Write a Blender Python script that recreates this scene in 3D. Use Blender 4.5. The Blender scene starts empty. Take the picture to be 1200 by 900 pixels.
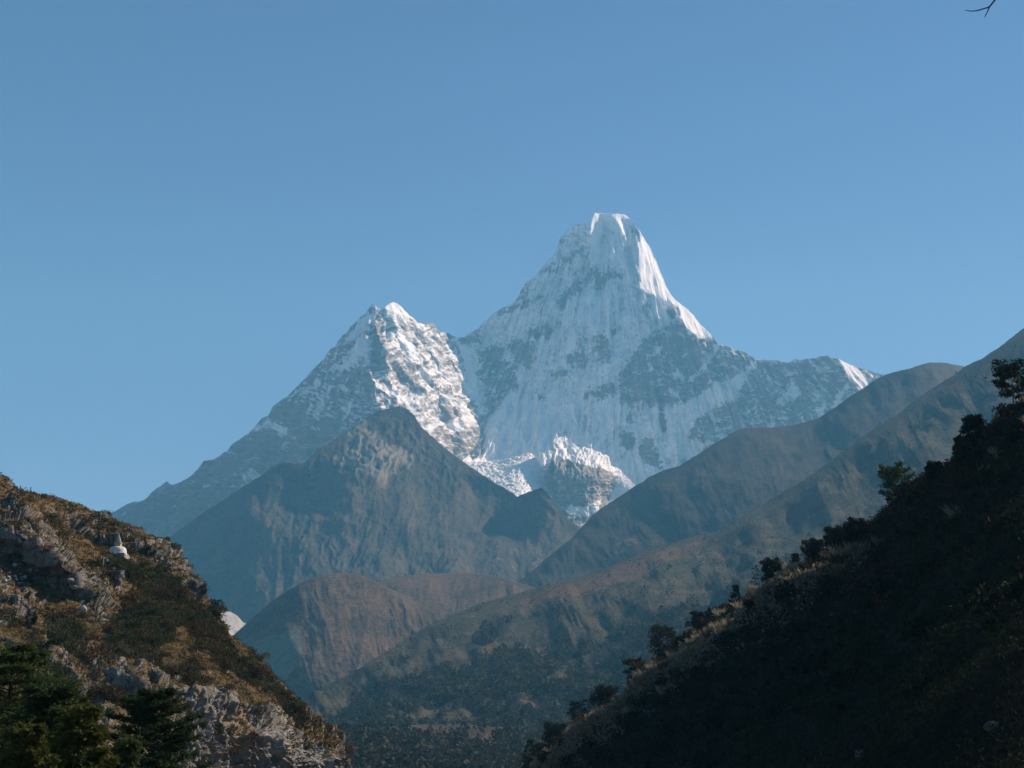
import bpy, math, random
import numpy as np
from mathutils import Vector

random.seed(7)
RNG = np.random.default_rng(11)
R = math.radians
scene = bpy.context.scene
COL = scene.collection

# ------------------------------------------------------------------ camera
PITCH = R(13.5)
FPX = 1667.0                       # focal length in pixels of a 1200 px wide frame
cam_d = bpy.data.cameras.new('camera')
cam = bpy.data.objects.new('camera', cam_d)
COL.objects.link(cam)
cam_d.sensor_width = 36.0
cam_d.lens = 36.0 * FPX / 1200.0
cam_d.clip_start = 0.1
cam_d.clip_end = 100000.0
cam.location = (0, 0, 0)
cam.rotation_euler = (R(90) + PITCH, 0, 0)
scene.camera = cam

# ------------------------------------------------------------------ light
SUN_AZ, SUN_EL = 57.0, 36.0        # azimuth to the right of the view direction
sdir = Vector((math.cos(R(SUN_EL)) * math.sin(R(SUN_AZ)), math.cos(R(SUN_EL)) * math.cos(R(SUN_AZ)), math.sin(R(SUN_EL))))
sun_d = bpy.data.lights.new('sun', 'SUN')
sun_d.energy = 5.0
sun_d.angle = R(0.53)
sun_d.color = (1.0, 0.96, 0.91)
sun = bpy.data.objects.new('sun', sun_d)
COL.objects.link(sun)
sun.rotation_euler = sdir.to_track_quat('Z', 'Y').to_euler()

world = bpy.data.worlds.new('World')
scene.world = world
world.use_nodes = True
wt = world.node_tree
bg = wt.nodes['Background']
sky = wt.nodes.new('ShaderNodeTexSky')
sky.sky_type = 'NISHITA'
sky.sun_disc = False
sky.sun_elevation = R(SUN_EL)
sky.sun_rotation = R(SUN_AZ)
sky.altitude = 3900.0
sky.air_density = 1.0
sky.dust_density = 0.0
sky.ozone_density = 7.0
wt.links.new(sky.outputs[0], bg.inputs[0])
bg.inputs[1].default_value = 0.099

vs = scene.view_settings
vs.view_transform = 'Standard'
vs.look = 'None'
vs.gamma = 1.0
vs.exposure = 0.28
vs.use_curve_mapping = False
scene.render.engine = 'CYCLES'
cy = scene.cycles
cy.use_denoising = True
cy.max_bounces = 5
cy.diffuse_bounces = 2
cy.glossy_bounces = 1
cy.transmission_bounces = 2
cy.transparent_max_bounces = 8
cy.volume_bounces = 1
cy.use_adaptive_sampling = False
cy.sample_clamp_indirect = 4.0

HAZE_DENSITY = 5.7e-5
HAZE_COLOR = (0.19, 0.615, 1.0, 1.0)

# ------------------------------------------------------------------ numeric helpers
CP, SP = math.cos(PITCH), math.sin(PITCH)


def proj(px, py, d):
    """world point seen at photo pixel (px,py) at forward distance d (metres)"""
    px, py, d = np.broadcast_arrays(np.asarray(px, float), np.asarray(py, float), np.asarray(d, float))
    a = (px - 600.0) / FPX
    b = (450.0 - py) / FPX
    diry = CP - SP * b
    dirz = SP + CP * b
    return np.stack([a / diry * d, d, dirz / diry * d], -1)


def _hash(ix, iy, iz, seed):
    h = (ix * 374761393 + iy * 668265263 + iz * 2147483647 + seed * 1274126177) & 0xFFFFFFFF
    h = ((h ^ (h >> 13)) * 1274126177) & 0xFFFFFFFF
    h = ((h ^ (h >> 16)) * 2246822519) & 0xFFFFFFFF
    return (h ^ (h >> 15)) & 0xFFFFFFFF


def noise(x, y, z=0.0, seed=0):
    """gradient noise, about -1..1"""
    x, y, z = np.broadcast_arrays(np.asarray(x, float), np.asarray(y, float), np.asarray(z, float))
    fx, fy, fz = np.floor(x), np.floor(y), np.floor(z)
    ix, iy, iz = fx.astype(np.int64), fy.astype(np.int64), fz.astype(np.int64)
    x, y, z = x - fx, y - fy, z - fz
    flat = not np.any(z) and not np.any(iz)
    u, v, w = (t * t * t * (t * (t * 6 - 15) + 10) for t in (x, y, z))

    def g(dx, dy, dz):
        h = _hash(ix + dx, iy + dy, iz + dz, seed)
        a = (h & 0xFFFF) / 65535.0 * 2 * np.pi
        if flat:
            return (np.cos(a) * (x - dx) + np.sin(a) * (y - dy)) * 1.4
        c = ((h >> 16) & 0xFFFF) / 65535.0 * 2 - 1
        s = np.sqrt(1 - c * c)
        return (np.cos(a) * s * (x - dx) + np.sin(a) * s * (y - dy) + c * (z - dz)) * 1.5

    def plane(dz):
        a0 = g(0, 0, dz); a1 = g(1, 0, dz); b0 = g(0, 1, dz); b1 = g(1, 1, dz)
        a = a0 + u * (a1 - a0); b = b0 + u * (b1 - b0)
        return a + v * (b - a)
    p = plane(0)
    if flat:
        return p
    q = plane(1)
    return p + w * (q - p)


def fbm(x, y, z=0.0, seed=0, oct=5, gain=0.5, lac=2.03):
    s, a, f, t = 0.0, 1.0, 1.0, 0.0
    for o in range(oct):
        s = s + a * noise(np.asarray(x) * f, np.asarray(y) * f, np.asarray(z) * f, seed + o * 17)
        t += a; a *= gain; f *= lac
    return s / t


def ridged(x, y, z=0.0, seed=0, oct=5, gain=0.55, lac=2.07):
    """0..1, crests at 1"""
    s, a, f, t = 0.0, 1.0, 1.0, 0.0
    for o in range(oct):
        n = 1 - np.abs(noise(np.asarray(x) * f, np.asarray(y) * f, np.asarray(z) * f, seed + o * 13)) * 1.6
        s = s + a * n
        t += a; a *= gain; f *= lac
    return s / t


def cells(x, y, z=0.0, seed=0):
    """worley: F1, F2 and a random value of the nearest cell"""
    x, y, z = np.broadcast_arrays(np.asarray(x, float), np.asarray(y, float), np.asarray(z, float))
    ix, iy, iz = (np.floor(t).astype(np.int64) for t in (x, y, z))
    f1 = np.full(x.shape, 9.0); f2 = np.full(x.shape, 9.0); val = np.zeros(x.shape)
    for dx in (-1, 0, 1):
        for dy in (-1, 0, 1):
            for dz in (-1, 0, 1):
                h = _hash(ix + dx, iy + dy, iz + dz, seed)
                h2 = _hash(ix + dx, iy + dy, iz + dz, seed + 101)
                qx = ix + dx + (h & 0x3FF) / 1023.0 - x
                qy = iy + dy + ((h >> 10) & 0x3FF) / 1023.0 - y
                qz = iz + dz + ((h >> 20) & 0x3FF) / 1023.0 - z
                d = np.sqrt(qx * qx + qy * qy + qz * qz)
                near = d < f1
                f2 = np.where(near, f1, np.minimum(f2, d))
                val = np.where(near, (h2 & 0xFFFF) / 65535.0, val)
                f1 = np.where(near, d, f1)
    return f1, f2, val


def sstep(a, b, x):
    t = np.clip((x - a) / (b - a), 0, 1)
    return t * t * (3 - 2 * t)


def tps(pts):
    """smooth surface d(px,py) through control points (px,py,d)"""
    P = np.array(pts, float)
    X = P[:, :2] / 100.0
    n = len(P)

    def U(r2):
        return np.where(r2 > 1e-12, r2 * np.log(r2 + 1e-12), 0.0)
    A = np.zeros((n + 3, n + 3))
    A[:n, :n] = U(((X[:, None] - X[None]) ** 2).sum(-1)) + np.eye(n) * 0.02
    A[:n, n] = 1; A[:n, n + 1:] = X
    A[n, :n] = 1; A[n + 1:, :n] = X.T
    w = np.linalg.solve(A, np.concatenate([P[:, 2], np.zeros(3)]))

    def f(px, py):
        x = np.asarray(px, float) / 100.0; y = np.asarray(py, float) / 100.0
        s = w[n] + w[n + 1] * x + w[n + 2] * y
        for i in range(n):
            s = s + w[i] * U((x - X[i, 0]) ** 2 + (y - X[i, 1]) ** 2)
        return s
    return f


class Canvas:
    """a map over part of the photograph's frame, one cell per 1/k pixel, used to lay out masks and relief"""
    def __init__(self, x0, y0, x1, y1, k=1.0, fill=0.0):
        self.x0, self.y0, self.k = x0, y0, k
        self.w, self.h = int((x1 - x0) * k) + 1, int((y1 - y0) * k) + 1
        self.a = np.full((self.h, self.w), float(fill))
        self.X, self.Y = np.meshgrid(x0 + np.arange(self.w) / k, y0 + np.arange(self.h) / k)

    def inside(self, poly, wob=0.0, seed=3):
        p = np.array(poly, float)
        if not hasattr(self, 'wx'):
            self.wx = fbm(self.X / 9, self.Y / 9, 0, 3, 4, 0.6)
            self.wy = fbm(self.X / 9, self.Y / 9, 0, 53, 4, 0.6)
        m = 3 * wob + 2
        j0, j1 = (int(np.clip((t - self.y0) * self.k, 0, self.h)) for t in (p[:, 1].min() - m, p[:, 1].max() + m))
        i0, i1 = (int(np.clip((t - self.x0) * self.k, 0, self.w)) for t in (p[:, 0].min() - m, p[:, 0].max() + m))
        win = (slice(j0, j1 + 1), slice(i0, i1 + 1))
        X, Y = self.X[win] + wob * self.wx[win], self.Y[win] + wob * self.wy[win]
        r = np.zeros(X.shape, bool)
        j = len(p) - 1
        for i in range(len(p)):
            (xi, yi), (xj, yj) = p[i], p[j]
            if yi != yj:
                r ^= ((yi > Y) != (yj > Y)) & (X < (xj - xi) * (Y - yi) / (yj - yi) + xi)
            j = i
        full = np.zeros(self.a.shape, bool)
        full[win] = r
        return full

    def poly(self, poly, val, wob=0.0, mode='set', seed=3):
        m = self.inside(poly, wob, seed)
        if mode == 'set':
            self.a[m] = val
        else:
            self.a[m] += val

    def line(self, pts, width, val, mode='max'):
        best = np.full(self.a.shape, 1e9)
        for (xa, ya), (xb, yb) in zip(pts[:-1], pts[1:]):
            dx, dy = xb - xa, yb - ya
            t = np.clip(((self.X - xa) * dx + (self.Y - ya) * dy) / max(dx * dx + dy * dy, 1e-9), 0, 1)
            best = np.minimum(best, np.hypot(self.X - xa - t * dx, self.Y - ya - t * dy))
        g = np.exp(-(best / width) ** 2) * val
        self.a = np.maximum(self.a, g) if mode == 'max' else self.a + g

    def blur(self, s):
        s *= self.k
        n = max(1, int(s * 3))
        k = np.exp(-0.5 * (np.arange(-n, n + 1) / s) ** 2); k /= k.sum()
        a = np.pad(self.a, n, mode='edge')
        a = np.apply_along_axis(lambda r: np.convolve(r, k, 'valid'), 1, a)
        self.a = np.apply_along_axis(lambda r: np.convolve(r, k, 'valid'), 0, a)
        return self

    def at(self, px, py):
        u = np.clip((np.asarray(px, float) - self.x0) * self.k, 0, self.w - 1.001)
        v = np.clip((np.asarray(py, float) - self.y0) * self.k, 0, self.h - 1.001)
        i, j = u.astype(int), v.astype(int)
        u, v = u - i, v - j
        a = self.a
        return (a[j, i] * (1 - u) + a[j, i + 1] * u) * (1 - v) + (a[j + 1, i] * (1 - u) + a[j + 1, i + 1] * u) * v


def poisson(gx, gy, lam):
    """surface r whose slope follows (gx,gy), held near zero by lam (mirror borders)"""
    h, w = gx.shape
    div = np.zeros((h, w))
    div[:, 1:-1] += (gx[:, 2:] - gx[:, :-2]) / 2
    div[1:-1, :] += (gy[2:, :] - gy[:-2, :]) / 2
    D = np.block([[div, div[:, ::-1]], [div[::-1], div[::-1, ::-1]]])
    F = np.fft.fft2(D)
    ky = np.fft.fftfreq(2 * h)[:, None] * 2 * np.pi
    kx = np.fft.fftfreq(2 * w)[None] * 2 * np.pi
    den = -(2 - 2 * np.cos(kx)) - (2 - 2 * np.cos(ky)) - lam
    return np.real(np.fft.ifft2(F / den))[:h, :w]


# ------------------------------------------------------------------ mesh helpers
def mesh_np(name, V, F, attrs=None, smooth=True):
    """mesh from numpy verts (n,3) and faces (m,k) of one size, or a list of such arrays"""
    me = bpy.data.meshes.new(name)
    V = np.ascontiguousarray(V, np.float32)
    Fs = [np.asarray(f) for f in (F if isinstance(F, list) else [F])]
    loops = np.concatenate([f.ravel() for f in Fs]).astype(np.int32)
    tot = np.concatenate([np.full(len(f), f.shape[1], np.int32) for f in Fs])
    st = np.concatenate([[0], np.cumsum(tot)[:-1]]).astype(np.int32)
    me.vertices.add(len(V)); me.vertices.foreach_set('co', V.ravel())
    me.loops.add(len(loops)); me.loops.foreach_set('vertex_index', loops)
    me.polygons.add(len(tot)); me.polygons.foreach_set('loop_start', st); me.polygons.foreach_set('loop_total', tot)
    me.polygons.foreach_set('use_smooth', np.full(len(tot), smooth, bool))
    for k, a in (attrs or {}).items():
        at = me.attributes.new(k, 'FLOAT', 'POINT')
        at.data.foreach_set('value', np.ascontiguousarray(a, np.float32).ravel())
    me.update(calc_edges=True)
    return me


def obj(name, me, mat=None, parent=None):
    o = bpy.data.objects.new(name, me)
    COL.objects.link(o)
    if mat is not None and me is not None and not me.materials:
        me.materials.append(mat)
    if parent is not None:
        o.parent = parent
    return o


def tag(o, label, cat, group=None, kind=None):
    o['label'] = label
    o['category'] = cat
    if group:
        o['group'] = group
    if kind:
        o['kind'] = kind
    return o


def empty(name, loc, rz=0.0):
    o = bpy.data.objects.new(name, None)
    COL.objects.link(o)
    o.location = loc
    o.rotation_euler = (0, 0, rz)
    o.empty_display_size = 0.2
    return o


def grid_faces(nr, nc):
    i = np.arange(nr - 1)[:, None] * nc + np.arange(nc - 1)[None]
    return np.stack([i, i + 1, i + nc + 1, i + nc], -1).reshape(-1, 4)


def grid_normals(P):
    du = np.gradient(P, axis=1); dv = np.gradient(P, axis=0)
    n = np.cross(du, dv)
    return n / (np.linalg.norm(n, axis=-1, keepdims=True) + 1e-9)


class Layer:
    """one hill or mountain: a slope whose crest line and distances are given, carried on over the crest and down the far side"""
    def __init__(self, x0, x1, nx, sky, bot, ny, dfun, jag=0.0, jag_s=8.0, seed=1, vpow=1.0, back=900.0, nb=10, back_drop=0.7, skirt=60.0, crest_round=0.0):
        xs = np.linspace(x0, x1, nx)
        S = np.array(sky, float)
        sk = np.interp(xs, S[:, 0], S[:, 1])
        if jag:
            sk = sk + jag * fbm(xs / jag_s, xs * 0 + seed * 3.7, 0, seed, 4, 0.6)
        B = np.array(bot, float) if not np.isscalar(bot) else None
        bt = np.interp(xs, B[:, 0], B[:, 1]) if B is not None else np.full(nx, float(bot))
        v = np.linspace(0, 1, ny)
        vv = 1 - (1 - v) ** vpow
        py = bt[None] + (sk - bt)[None] * vv[:, None]
        px = np.broadcast_to(xs[None], py.shape)
        d = dfun(px, py)
        self.px, self.py, self.sk = px, py, sk
        self.v = np.broadcast_to(v[:, None], py.shape)
        P = proj(px, py, d)
        hd = np.stack([P[-1, :, 0], P[-1, :, 1]], -1)
        hd = hd / np.linalg.norm(hd, axis=-1, keepdims=True)
        rows = []
        for k in range(1, nb + 1):
            t = (k / nb) ** 1.6
            q = P[-1].copy()
            q[:, :2] += hd * back * t
            q[:, 2] -= back * back_drop * t
            rows.append(q)
        sk_row = P[0].copy(); sk_row[:, 2] -= skirt
        hd0 = P[0, :, :2] / np.linalg.norm(P[0, :, :2], axis=-1, keepdims=True)
        sk_row[:, :2] += hd0 * skirt * 0.25
        self.front = P
        self.rows = rows
        self.sk_row = sk_row
        self.nx, self.ny, self.nb = nx, ny, nb

    def displace(self, off):
        """push the front (and its crest) along the surface normal; off has the front's shape"""
        n = grid_normals(self.front)
        flip = np.sign((n * self.front).sum(-1).mean())
        self.front = self.front - n * flip * off[..., None]
        delta = self.front[-1] - (self.front[-1] + (n * flip * off[..., None])[-1])
        for k, q in enumerate(self.rows):
            q += delta * max(0.0, 1 - (k + 1) / 4.0)
        return self

    def build(self, name, mat, attrs):
        P = np.concatenate([self.sk_row[None], self.front] + [q[None] for q in self.rows])
        A = {}
        for k, a in attrs.items():
            a = np.broadcast_to(a, self.front.shape[:2])
            A[k] = np.concatenate([a[:1], a] + [a[-1:]] * self.nb)
        me = mesh_np(name, P.reshape(-1, 3), grid_faces(P.shape[0], P.shape[1])[:, ::-1], A)
        return obj(name, me, mat)

    def pick(self, prob, n, rng):
        """n random points of the front surface, chosen with the given weight; also their image positions"""
        w = np.clip(prob, 0, None)[:-1, :-1]
        area = np.linalg.norm(np.cross(self.front[1:, :-1] - self.front[:-1, :-1], self.front[:-1, 1:] - self.front[:-1, :-1]), axis=-1)
        w = (w * area).ravel(); w /= w.sum()
        idx = rng.choice(len(w), n, p=w)
        j, i = np.unravel_index(idx, prob[:-1, :-1].shape)
        a, b = rng.random((n, 1)), rng.random((n, 1))
        F = self.front
        p = (F[j, i] * (1 - a) + F[j, i + 1] * a) * (1 - b) + (F[j + 1, i] * (1 - a) + F[j + 1, i + 1] * a) * b
        return p, self.px[j, i], self.py[j, i]

    def near(self, x, y):
        """surface point seen at photo pixel (x, y)"""
        if not hasattr(self, 'img'):
            f = self.front
            w = f[..., 1] * CP + f[..., 2] * SP
            self.img = (600 + f[..., 0] / w * FPX, 450 - (f[..., 2] * CP - f[..., 1] * SP) / w * FPX)
        r = np.hypot(self.img[0] - x, self.img[1] - y)
        k = np.where(r < max(1.2, r.min() * 1.05), self.front[..., 1], 1e9)
        return Vector(self.front.reshape(-1, 3)[int(np.argmin(k))])


# ------------------------------------------------------------------ material helpers
def new_mat(name, rough=0.9, spec=0.2):
    m = bpy.data.materials.new(name)
    m.use_nodes = True
    nt = m.node_tree
    b = nt.nodes['Principled BSDF']
    b.inputs['Roughness'].default_value = rough
    b.inputs['Specular IOR Level'].default_value = spec
    return m, nt, b


def n_attr(nt, name):
    n = nt.nodes.new('ShaderNodeAttribute'); n.attribute_name = name
    return n.outputs['Fac']


def n_noise(nt, scale, detail=5.0, rough=0.6, coord='Object', stretch=None, dist=0.0):
    tc = nt.nodes.new('ShaderNodeTexCoord')
    n = nt.nodes.new('ShaderNodeTexNoise')
    n.inputs['Scale'].default_value = scale
    n.inputs['Detail'].default_value = detail
    n.inputs['Roughness'].default_value = rough
    n.inputs['Distortion'].default_value = dist
    if stretch:
        mp = nt.nodes.new('ShaderNodeMapping'); mp.inputs['Scale'].default_value = stretch
        nt.links.new(tc.outputs[coord], mp.inputs[0]); nt.links.new(mp.outputs[0], n.inputs['Vector'])
    else:
        nt.links.new(tc.outputs[coord], n.inputs['Vector'])
    return n.outputs['Fac']


def n_ramp(nt, fac, stops):
    r = nt.nodes.new('ShaderNodeValToRGB')
    e = r.color_ramp.elements
    while len(e) < len(stops):
        e.new(0.5)
    for i, (p, c) in enumerate(stops):
        e[i].position = p
        e[i].color = (c[0], c[1], c[2], 1) if not np.isscalar(c) else (c, c, c, 1)
    nt.links.new(fac, r.inputs[0])
    return r.outputs[0]


def n_math(nt, op, a, b=None):
    n = nt.nodes.new('ShaderNodeMath'); n.operation = op
    for i, t in enumerate((a, b)):
        if t is None:
            continue
        if np.isscalar(t):
            n.inputs[i].default_value = t
        else:
            nt.links.new(t, n.inputs[i])
    return n.outputs[0]


def n_mix(nt, fac, a, b):
    n = nt.nodes.new('ShaderNodeMix'); n.data_type = 'RGBA'
    for k, t in ((0, fac), (6, a), (7, b)):
        if isinstance(t, tuple):
            n.inputs[k].default_value = (t[0], t[1], t[2], 1)
        elif np.isscalar(t):
            n.inputs[k].default_value = t
        else:
            nt.links.new(t, n.inputs[k])
    return n.outputs[2]


def n_bump(nt, b, height, strength, dist):
    n = nt.nodes.new('ShaderNodeBump')
    n.inputs['Strength'].default_value = strength
    n.inputs['Distance'].default_value = dist
    nt.links.new(height, n.inputs['Height'])
    nt.links.new(n.outputs[0], b.inputs['Normal'])


def soft(nt, mask, nz, width=0.25):
    """mask attribute with its edge broken up by noise"""
    s = n_math(nt, 'ADD', mask, n_math(nt, 'MULTIPLY', n_math(nt, 'SUBTRACT', nz, 0.5), 1.3))
    mr = nt.nodes.new('ShaderNodeMapRange'); mr.interpolation_type = 'SMOOTHSTEP'
    mr.inputs['From Min'].default_value = 0.5 - width; mr.inputs['From Max'].default_value = 0.5 + width
    nt.links.new(s, mr.inputs['Value'])
    return mr.outputs[0]


def Z(ox, oy, s):
    return lambda *pts: [(ox + x / s, oy + y / s) for x, y in pts]


Z1, Z2, Z3, Z4 = Z(540, 230, 3.75), Z(280, 340, 3.75), Z(520, 400, 3.75), Z(760, 370, 3.75)
Z5 = Z(120, 480, 3.75)

#@@MOUNTAIN
# ------------------------------------------------------------------ the snow mountain
SKY_MTN = [(100, 622), (127, 604), (152, 589), (168, 587), (184, 573), (196, 564), (199, 567), (203, 568), (213, 565), (227, 555), (240, 540), (251, 537),
           (267, 528), (272, 520), (291, 507), (305, 490), (315, 487), (320, 476), (341, 461), (352, 449), (360, 440), (371, 429), (381, 420), (388, 409), (395, 403),
           (400, 396), (409, 387), (416, 377), (424, 371), (429, 367), (434, 360), (437, 354), (440, 358), (443, 361), (447, 363), (451, 360), (456, 356), (460, 354.5),
           (465, 356), (469, 359), (473, 364), (477, 367), (480, 371), (483, 372), (488, 377), (493, 380), (500, 380), (505, 378), (509, 379), (512, 385), (516, 389), (522, 390),
           (528, 392), (536, 396), (544, 395), (549, 391), (556, 387), (562, 384), (567, 377), (572, 374), (580, 366), (588, 361), (597, 357), (604, 353), (608, 345), (611, 339), (614, 333), (617, 330),
           (622, 327), (628, 322), (634, 314), (641, 305), (648, 299), (652, 294), (655, 283), (657, 279), (664, 271), (673, 263.5), (680, 262), (689, 262), (693, 257),
           (695.5, 252), (697, 248), (699, 250), (705, 250), (711, 251), (722, 250.5), (732, 251), (737, 255), (740, 259), (746, 267), (753, 275), (758, 285), (764, 295), (767, 302), (770, 310), (775, 321),
           (778, 329), (781, 337), (786, 345), (793, 353), (800, 358), (807, 363), (814, 371), (820, 379), (828, 387), (835, 394), (838, 398), (841, 403), (848, 406), (855, 408), (860, 411),
           (867, 411), (876, 415), (885, 421), (893, 420), (901, 422), (908, 421), (914, 424), (923, 426), (927, 423), (931, 421), (940, 422), (948, 421), (957, 419), (963, 417), (968, 417.5), (976, 420), (984, 422), (992, 426),
           (1000, 429), (1008, 431), (1016, 434), (1026, 437), (1035, 439), (1060, 452), (1090, 470)]

LIT = Canvas(100, 235, 1095, 720)
for poly in (
    # western peak, right flank
    Z2((600, 90), (640, 75), (680, 50), (740, 95), (800, 150), (860, 190), (900, 215), (960, 300), (1030, 400), (1062, 470), (1000, 500), (1000, 540), (1050, 640), (1040, 690), (990, 748),
       (930, 740), (850, 680), (800, 590), (750, 515), (640, 522), (610, 505), (588, 405), (575, 280), (570, 170), (590, 130)),
    Z1((0, 640), (30, 680), (60, 790), (90, 890), (20, 900)),
    # summit arete, summit cap, right rib
    Z1((573, 115), (592, 66), (630, 95), (640, 130), (622, 190), (612, 250), (602, 300), (584, 292), (588, 230), (570, 190)),
    Z1((595, 72), (725, 78), (738, 96), (700, 98), (650, 92)),
    Z1((676, 85), (702, 98), (748, 196), (735, 202), (690, 122)),
    Z1((655, 268), (690, 235), (742, 255), (747, 285), (705, 272)),
    Z1((768, 212), (800, 175), (842, 250), (882, 340), (908, 400), (952, 460), (1002, 500), (1054, 560), (1112, 618), (1050, 628), (1008, 600), (968, 540), (958, 490), (918, 462), (830, 432), (760, 382), (790, 372), (776, 300), (780, 240)),
    # right end of the ridge
    Z4((845, 198), (880, 212), (930, 238), (978, 300), (938, 322), (898, 284), (862, 240)),
    Z4((935, 235), (1000, 262), (985, 290), (950, 262)),
    # rim of the rock knob
    Z3((600, 560), (700, 540), (778, 570), (742, 640), (716, 700), (640, 772), (540, 740), (506, 690), (560, 720), (620, 720), (680, 660), (690, 600)),
):
    LIT.poly(poly, 1.0, wob=1.5)
for poly in (
    Z2((680, 330), (800, 335), (802, 470), (770, 482), (720, 420), (680, 370)),
    Z2((890, 530), (960, 505), (1000, 575), (960, 625), (890, 570)),
    Z2((590, 200), (640, 230), (660, 330), (640, 380), (600, 330)),
    Z2((850, 500), (905, 480), (890, 560), (860, 540)),
    Z2((745, 120), (800, 165), (860, 250), (905, 335), (870, 345), (795, 235)), Z2((800, 300), (880, 368), (935, 460), (900, 475), (820, 395)), Z2((905, 320), (950, 330), (985, 400), (960, 420), (915, 370)),
    Z2((640, 440), (690, 490), (680, 515), (640, 500)), Z2((760, 525), (800, 540), (850, 640), (815, 630)), Z2((930, 640), (960, 640), (985, 730), (950, 720)),
):
    LIT.poly(poly, 0.12, wob=2)
EDGE = Canvas(100, 235, 1095, 720)
for q in (Z2((640, 80), (690, 165), (745, 285), (830, 375), (910, 490), (1000, 610)), Z2((740, 100), (815, 225), (885, 330), (985, 460)), Z2((598, 130), (632, 260), (672, 400), (735, 500)), Z2((860, 190), (945, 320), (1040, 450)),
          Z2((700, 60), (770, 190), (800, 300), (880, 450), (940, 590)), Z2((600, 410), (690, 470), (760, 560), (860, 680)), Z2((900, 520), (960, 610), (1010, 690))):
    EDGE.line([(x + 2.2, y - 0.6) for x, y in q], 2.0, 0.75, 'add')
    EDGE.line([(x - 2.4, y + 0.6) for x, y in q], 2.0, -0.95, 'add')
LIT.a += np.clip(EDGE.a, -1, 1)
LIT.blur(0.7)

SNOW = Canvas(100, 235, 1095, 720, fill=0.35)
WEST = Canvas(100, 235, 1095, 720)
WEST.poly(Z2((600, 70), (680, 50), (800, 150), (960, 290), (1065, 470), (1050, 690), (990, 750), (850, 690), (750, 520), (640, 530), (560, 620), (480, 640)) , 1)
WEST.blur(2)
# main face snowy, flanks rocky
SNOW.poly([(530, 380), (600, 340), (660, 230), (760, 240), (845, 395), (800, 470), (800, 600), (700, 620), (640, 640), (540, 560), (560, 480)], 0.81, wob=6)
SNOW.poly(Z2((570, 20), (680, 30), (760, 100), (980, 290), (1065, 470), (1000, 500), (1050, 640), (1000, 760), (860, 690), (750, 520), (590, 400), (560, 250), (590, 120)), 0.56, wob=3)
SNOW.poly([(842, 395), (1040, 430), (1000, 480), (820, 600), (790, 480)], 0.30, wob=4)
SNOW.poly([(100, 640), (320, 470), (400, 500), (300, 620), (180, 690)], 0.17, wob=6)
SN = lambda val, *ps: [SNOW.poly(p, val, wob=5.0, seed=i + 5) for i, p in enumerate(ps)]
SN(0.29,  # rock bands of the main face
   Z1((800, 640), (900, 570), (960, 540), (1020, 600), (1110, 620), (1200, 690), (1200, 780), (1060, 860), (1000, 900), (700, 900), (690, 800), (760, 690)),
   Z1((470, 720), (530, 660), (560, 700), (540, 760), (480, 740)), Z1((580, 600), (650, 640), (670, 700), (620, 750), (590, 720)),
   Z1((280, 600), (400, 560), (410, 610), (340, 640), (290, 620)), Z1((20, 610), (70, 590), (100, 620), (90, 650), (30, 655)),
   Z1((80, 690), (180, 640), (200, 720), (240, 760), (230, 860), (120, 860), (80, 780)), Z1((210, 640), (330, 640), (300, 740), (230, 730)),
   Z1((440, 430), (520, 370), (600, 300), (620, 330), (520, 420), (450, 490), (420, 490)), Z1((430, 200), (460, 175), (470, 185), (450, 220)),
   Z1((370, 320), (470, 262), (560, 214), (575, 230), (480, 280), (390, 335)), Z1((240, 460), (280, 390), (300, 375), (290, 420), (255, 465)),
   Z1((380, 770), (480, 760), (470, 800), (400, 800)), Z1((550, 860), (660, 830), (690, 850), (640, 890), (560, 890)),
   Z1((730, 125), (760, 130), (790, 170), (770, 180)), Z1((900, 510), (940, 470), (965, 500), (955, 540), (915, 530)),
   Z1((640, 580), (700, 570), (690, 600), (650, 610)), Z1((780, 510), (830, 470), (840, 500), (800, 530)),
   Z1((160, 505), (300, 455), (380, 425), (300, 480), (180, 525)), Z1((590, 330), (700, 330), (720, 350), (640, 360), (630, 420), (600, 400)),
   Z3((760, 200), (800, 150), (900, 140), (1100, 130), (1200, 120), (1200, 180), (1080, 260), (960, 300), (980, 370), (950, 400), (930, 300), (870, 260), (790, 290), (770, 240)),
   Z3((770, 400), (830, 390), (850, 420), (830, 470), (780, 450)), Z3((860, 440), (900, 420), (960, 530), (960, 570), (880, 550), (860, 490)),
   Z3((1080, 330), (1140, 310), (1200, 260), (1200, 400), (1140, 450), (1100, 400)), Z3((800, 310), (830, 320), (840, 360), (810, 340)),
   Z3((610, 220), (700, 200), (760, 190), (740, 230), (640, 240)), Z3((460, 140), (540, 120), (560, 145), (500, 165)),
   Z3((540, 80), (600, 30), (620, 60), (600, 110), (560, 120)), Z3((650, 80), (720, 60), (740, 90), (700, 110)),
   Z3((170, 260), (190, 130), (300, 110), (330, 220), (270, 230), (240, 300), (180, 320)), Z3((150, 330), (200, 320), (190, 360), (160, 520), (120, 520)),
   Z3((400, 230), (450, 240), (420, 290)),
   Z2((680, 330), (800, 335), (802, 470), (770, 482), (720, 420), (680, 370)), Z2((890, 530), (960, 505), (1000, 575), (960, 625), (890, 570)),
   Z2((600, 110), (640, 180), (670, 300), (640, 380), (595, 300), (580, 200)), Z2((850, 180), (900, 215), (990, 205), (1060, 200), (1060, 235), (960, 235), (880, 250)),
   Z2((860, 600), (1040, 640), (1045, 700), (990, 745), (920, 735)),
   Z3((740, 560), (800, 590), (880, 560), (900, 600), (820, 660), (730, 700)), Z3((430, 560), (480, 520), (600, 520), (700, 560), (690, 650), (640, 720), (540, 700), (500, 620), (440, 600)))
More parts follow.
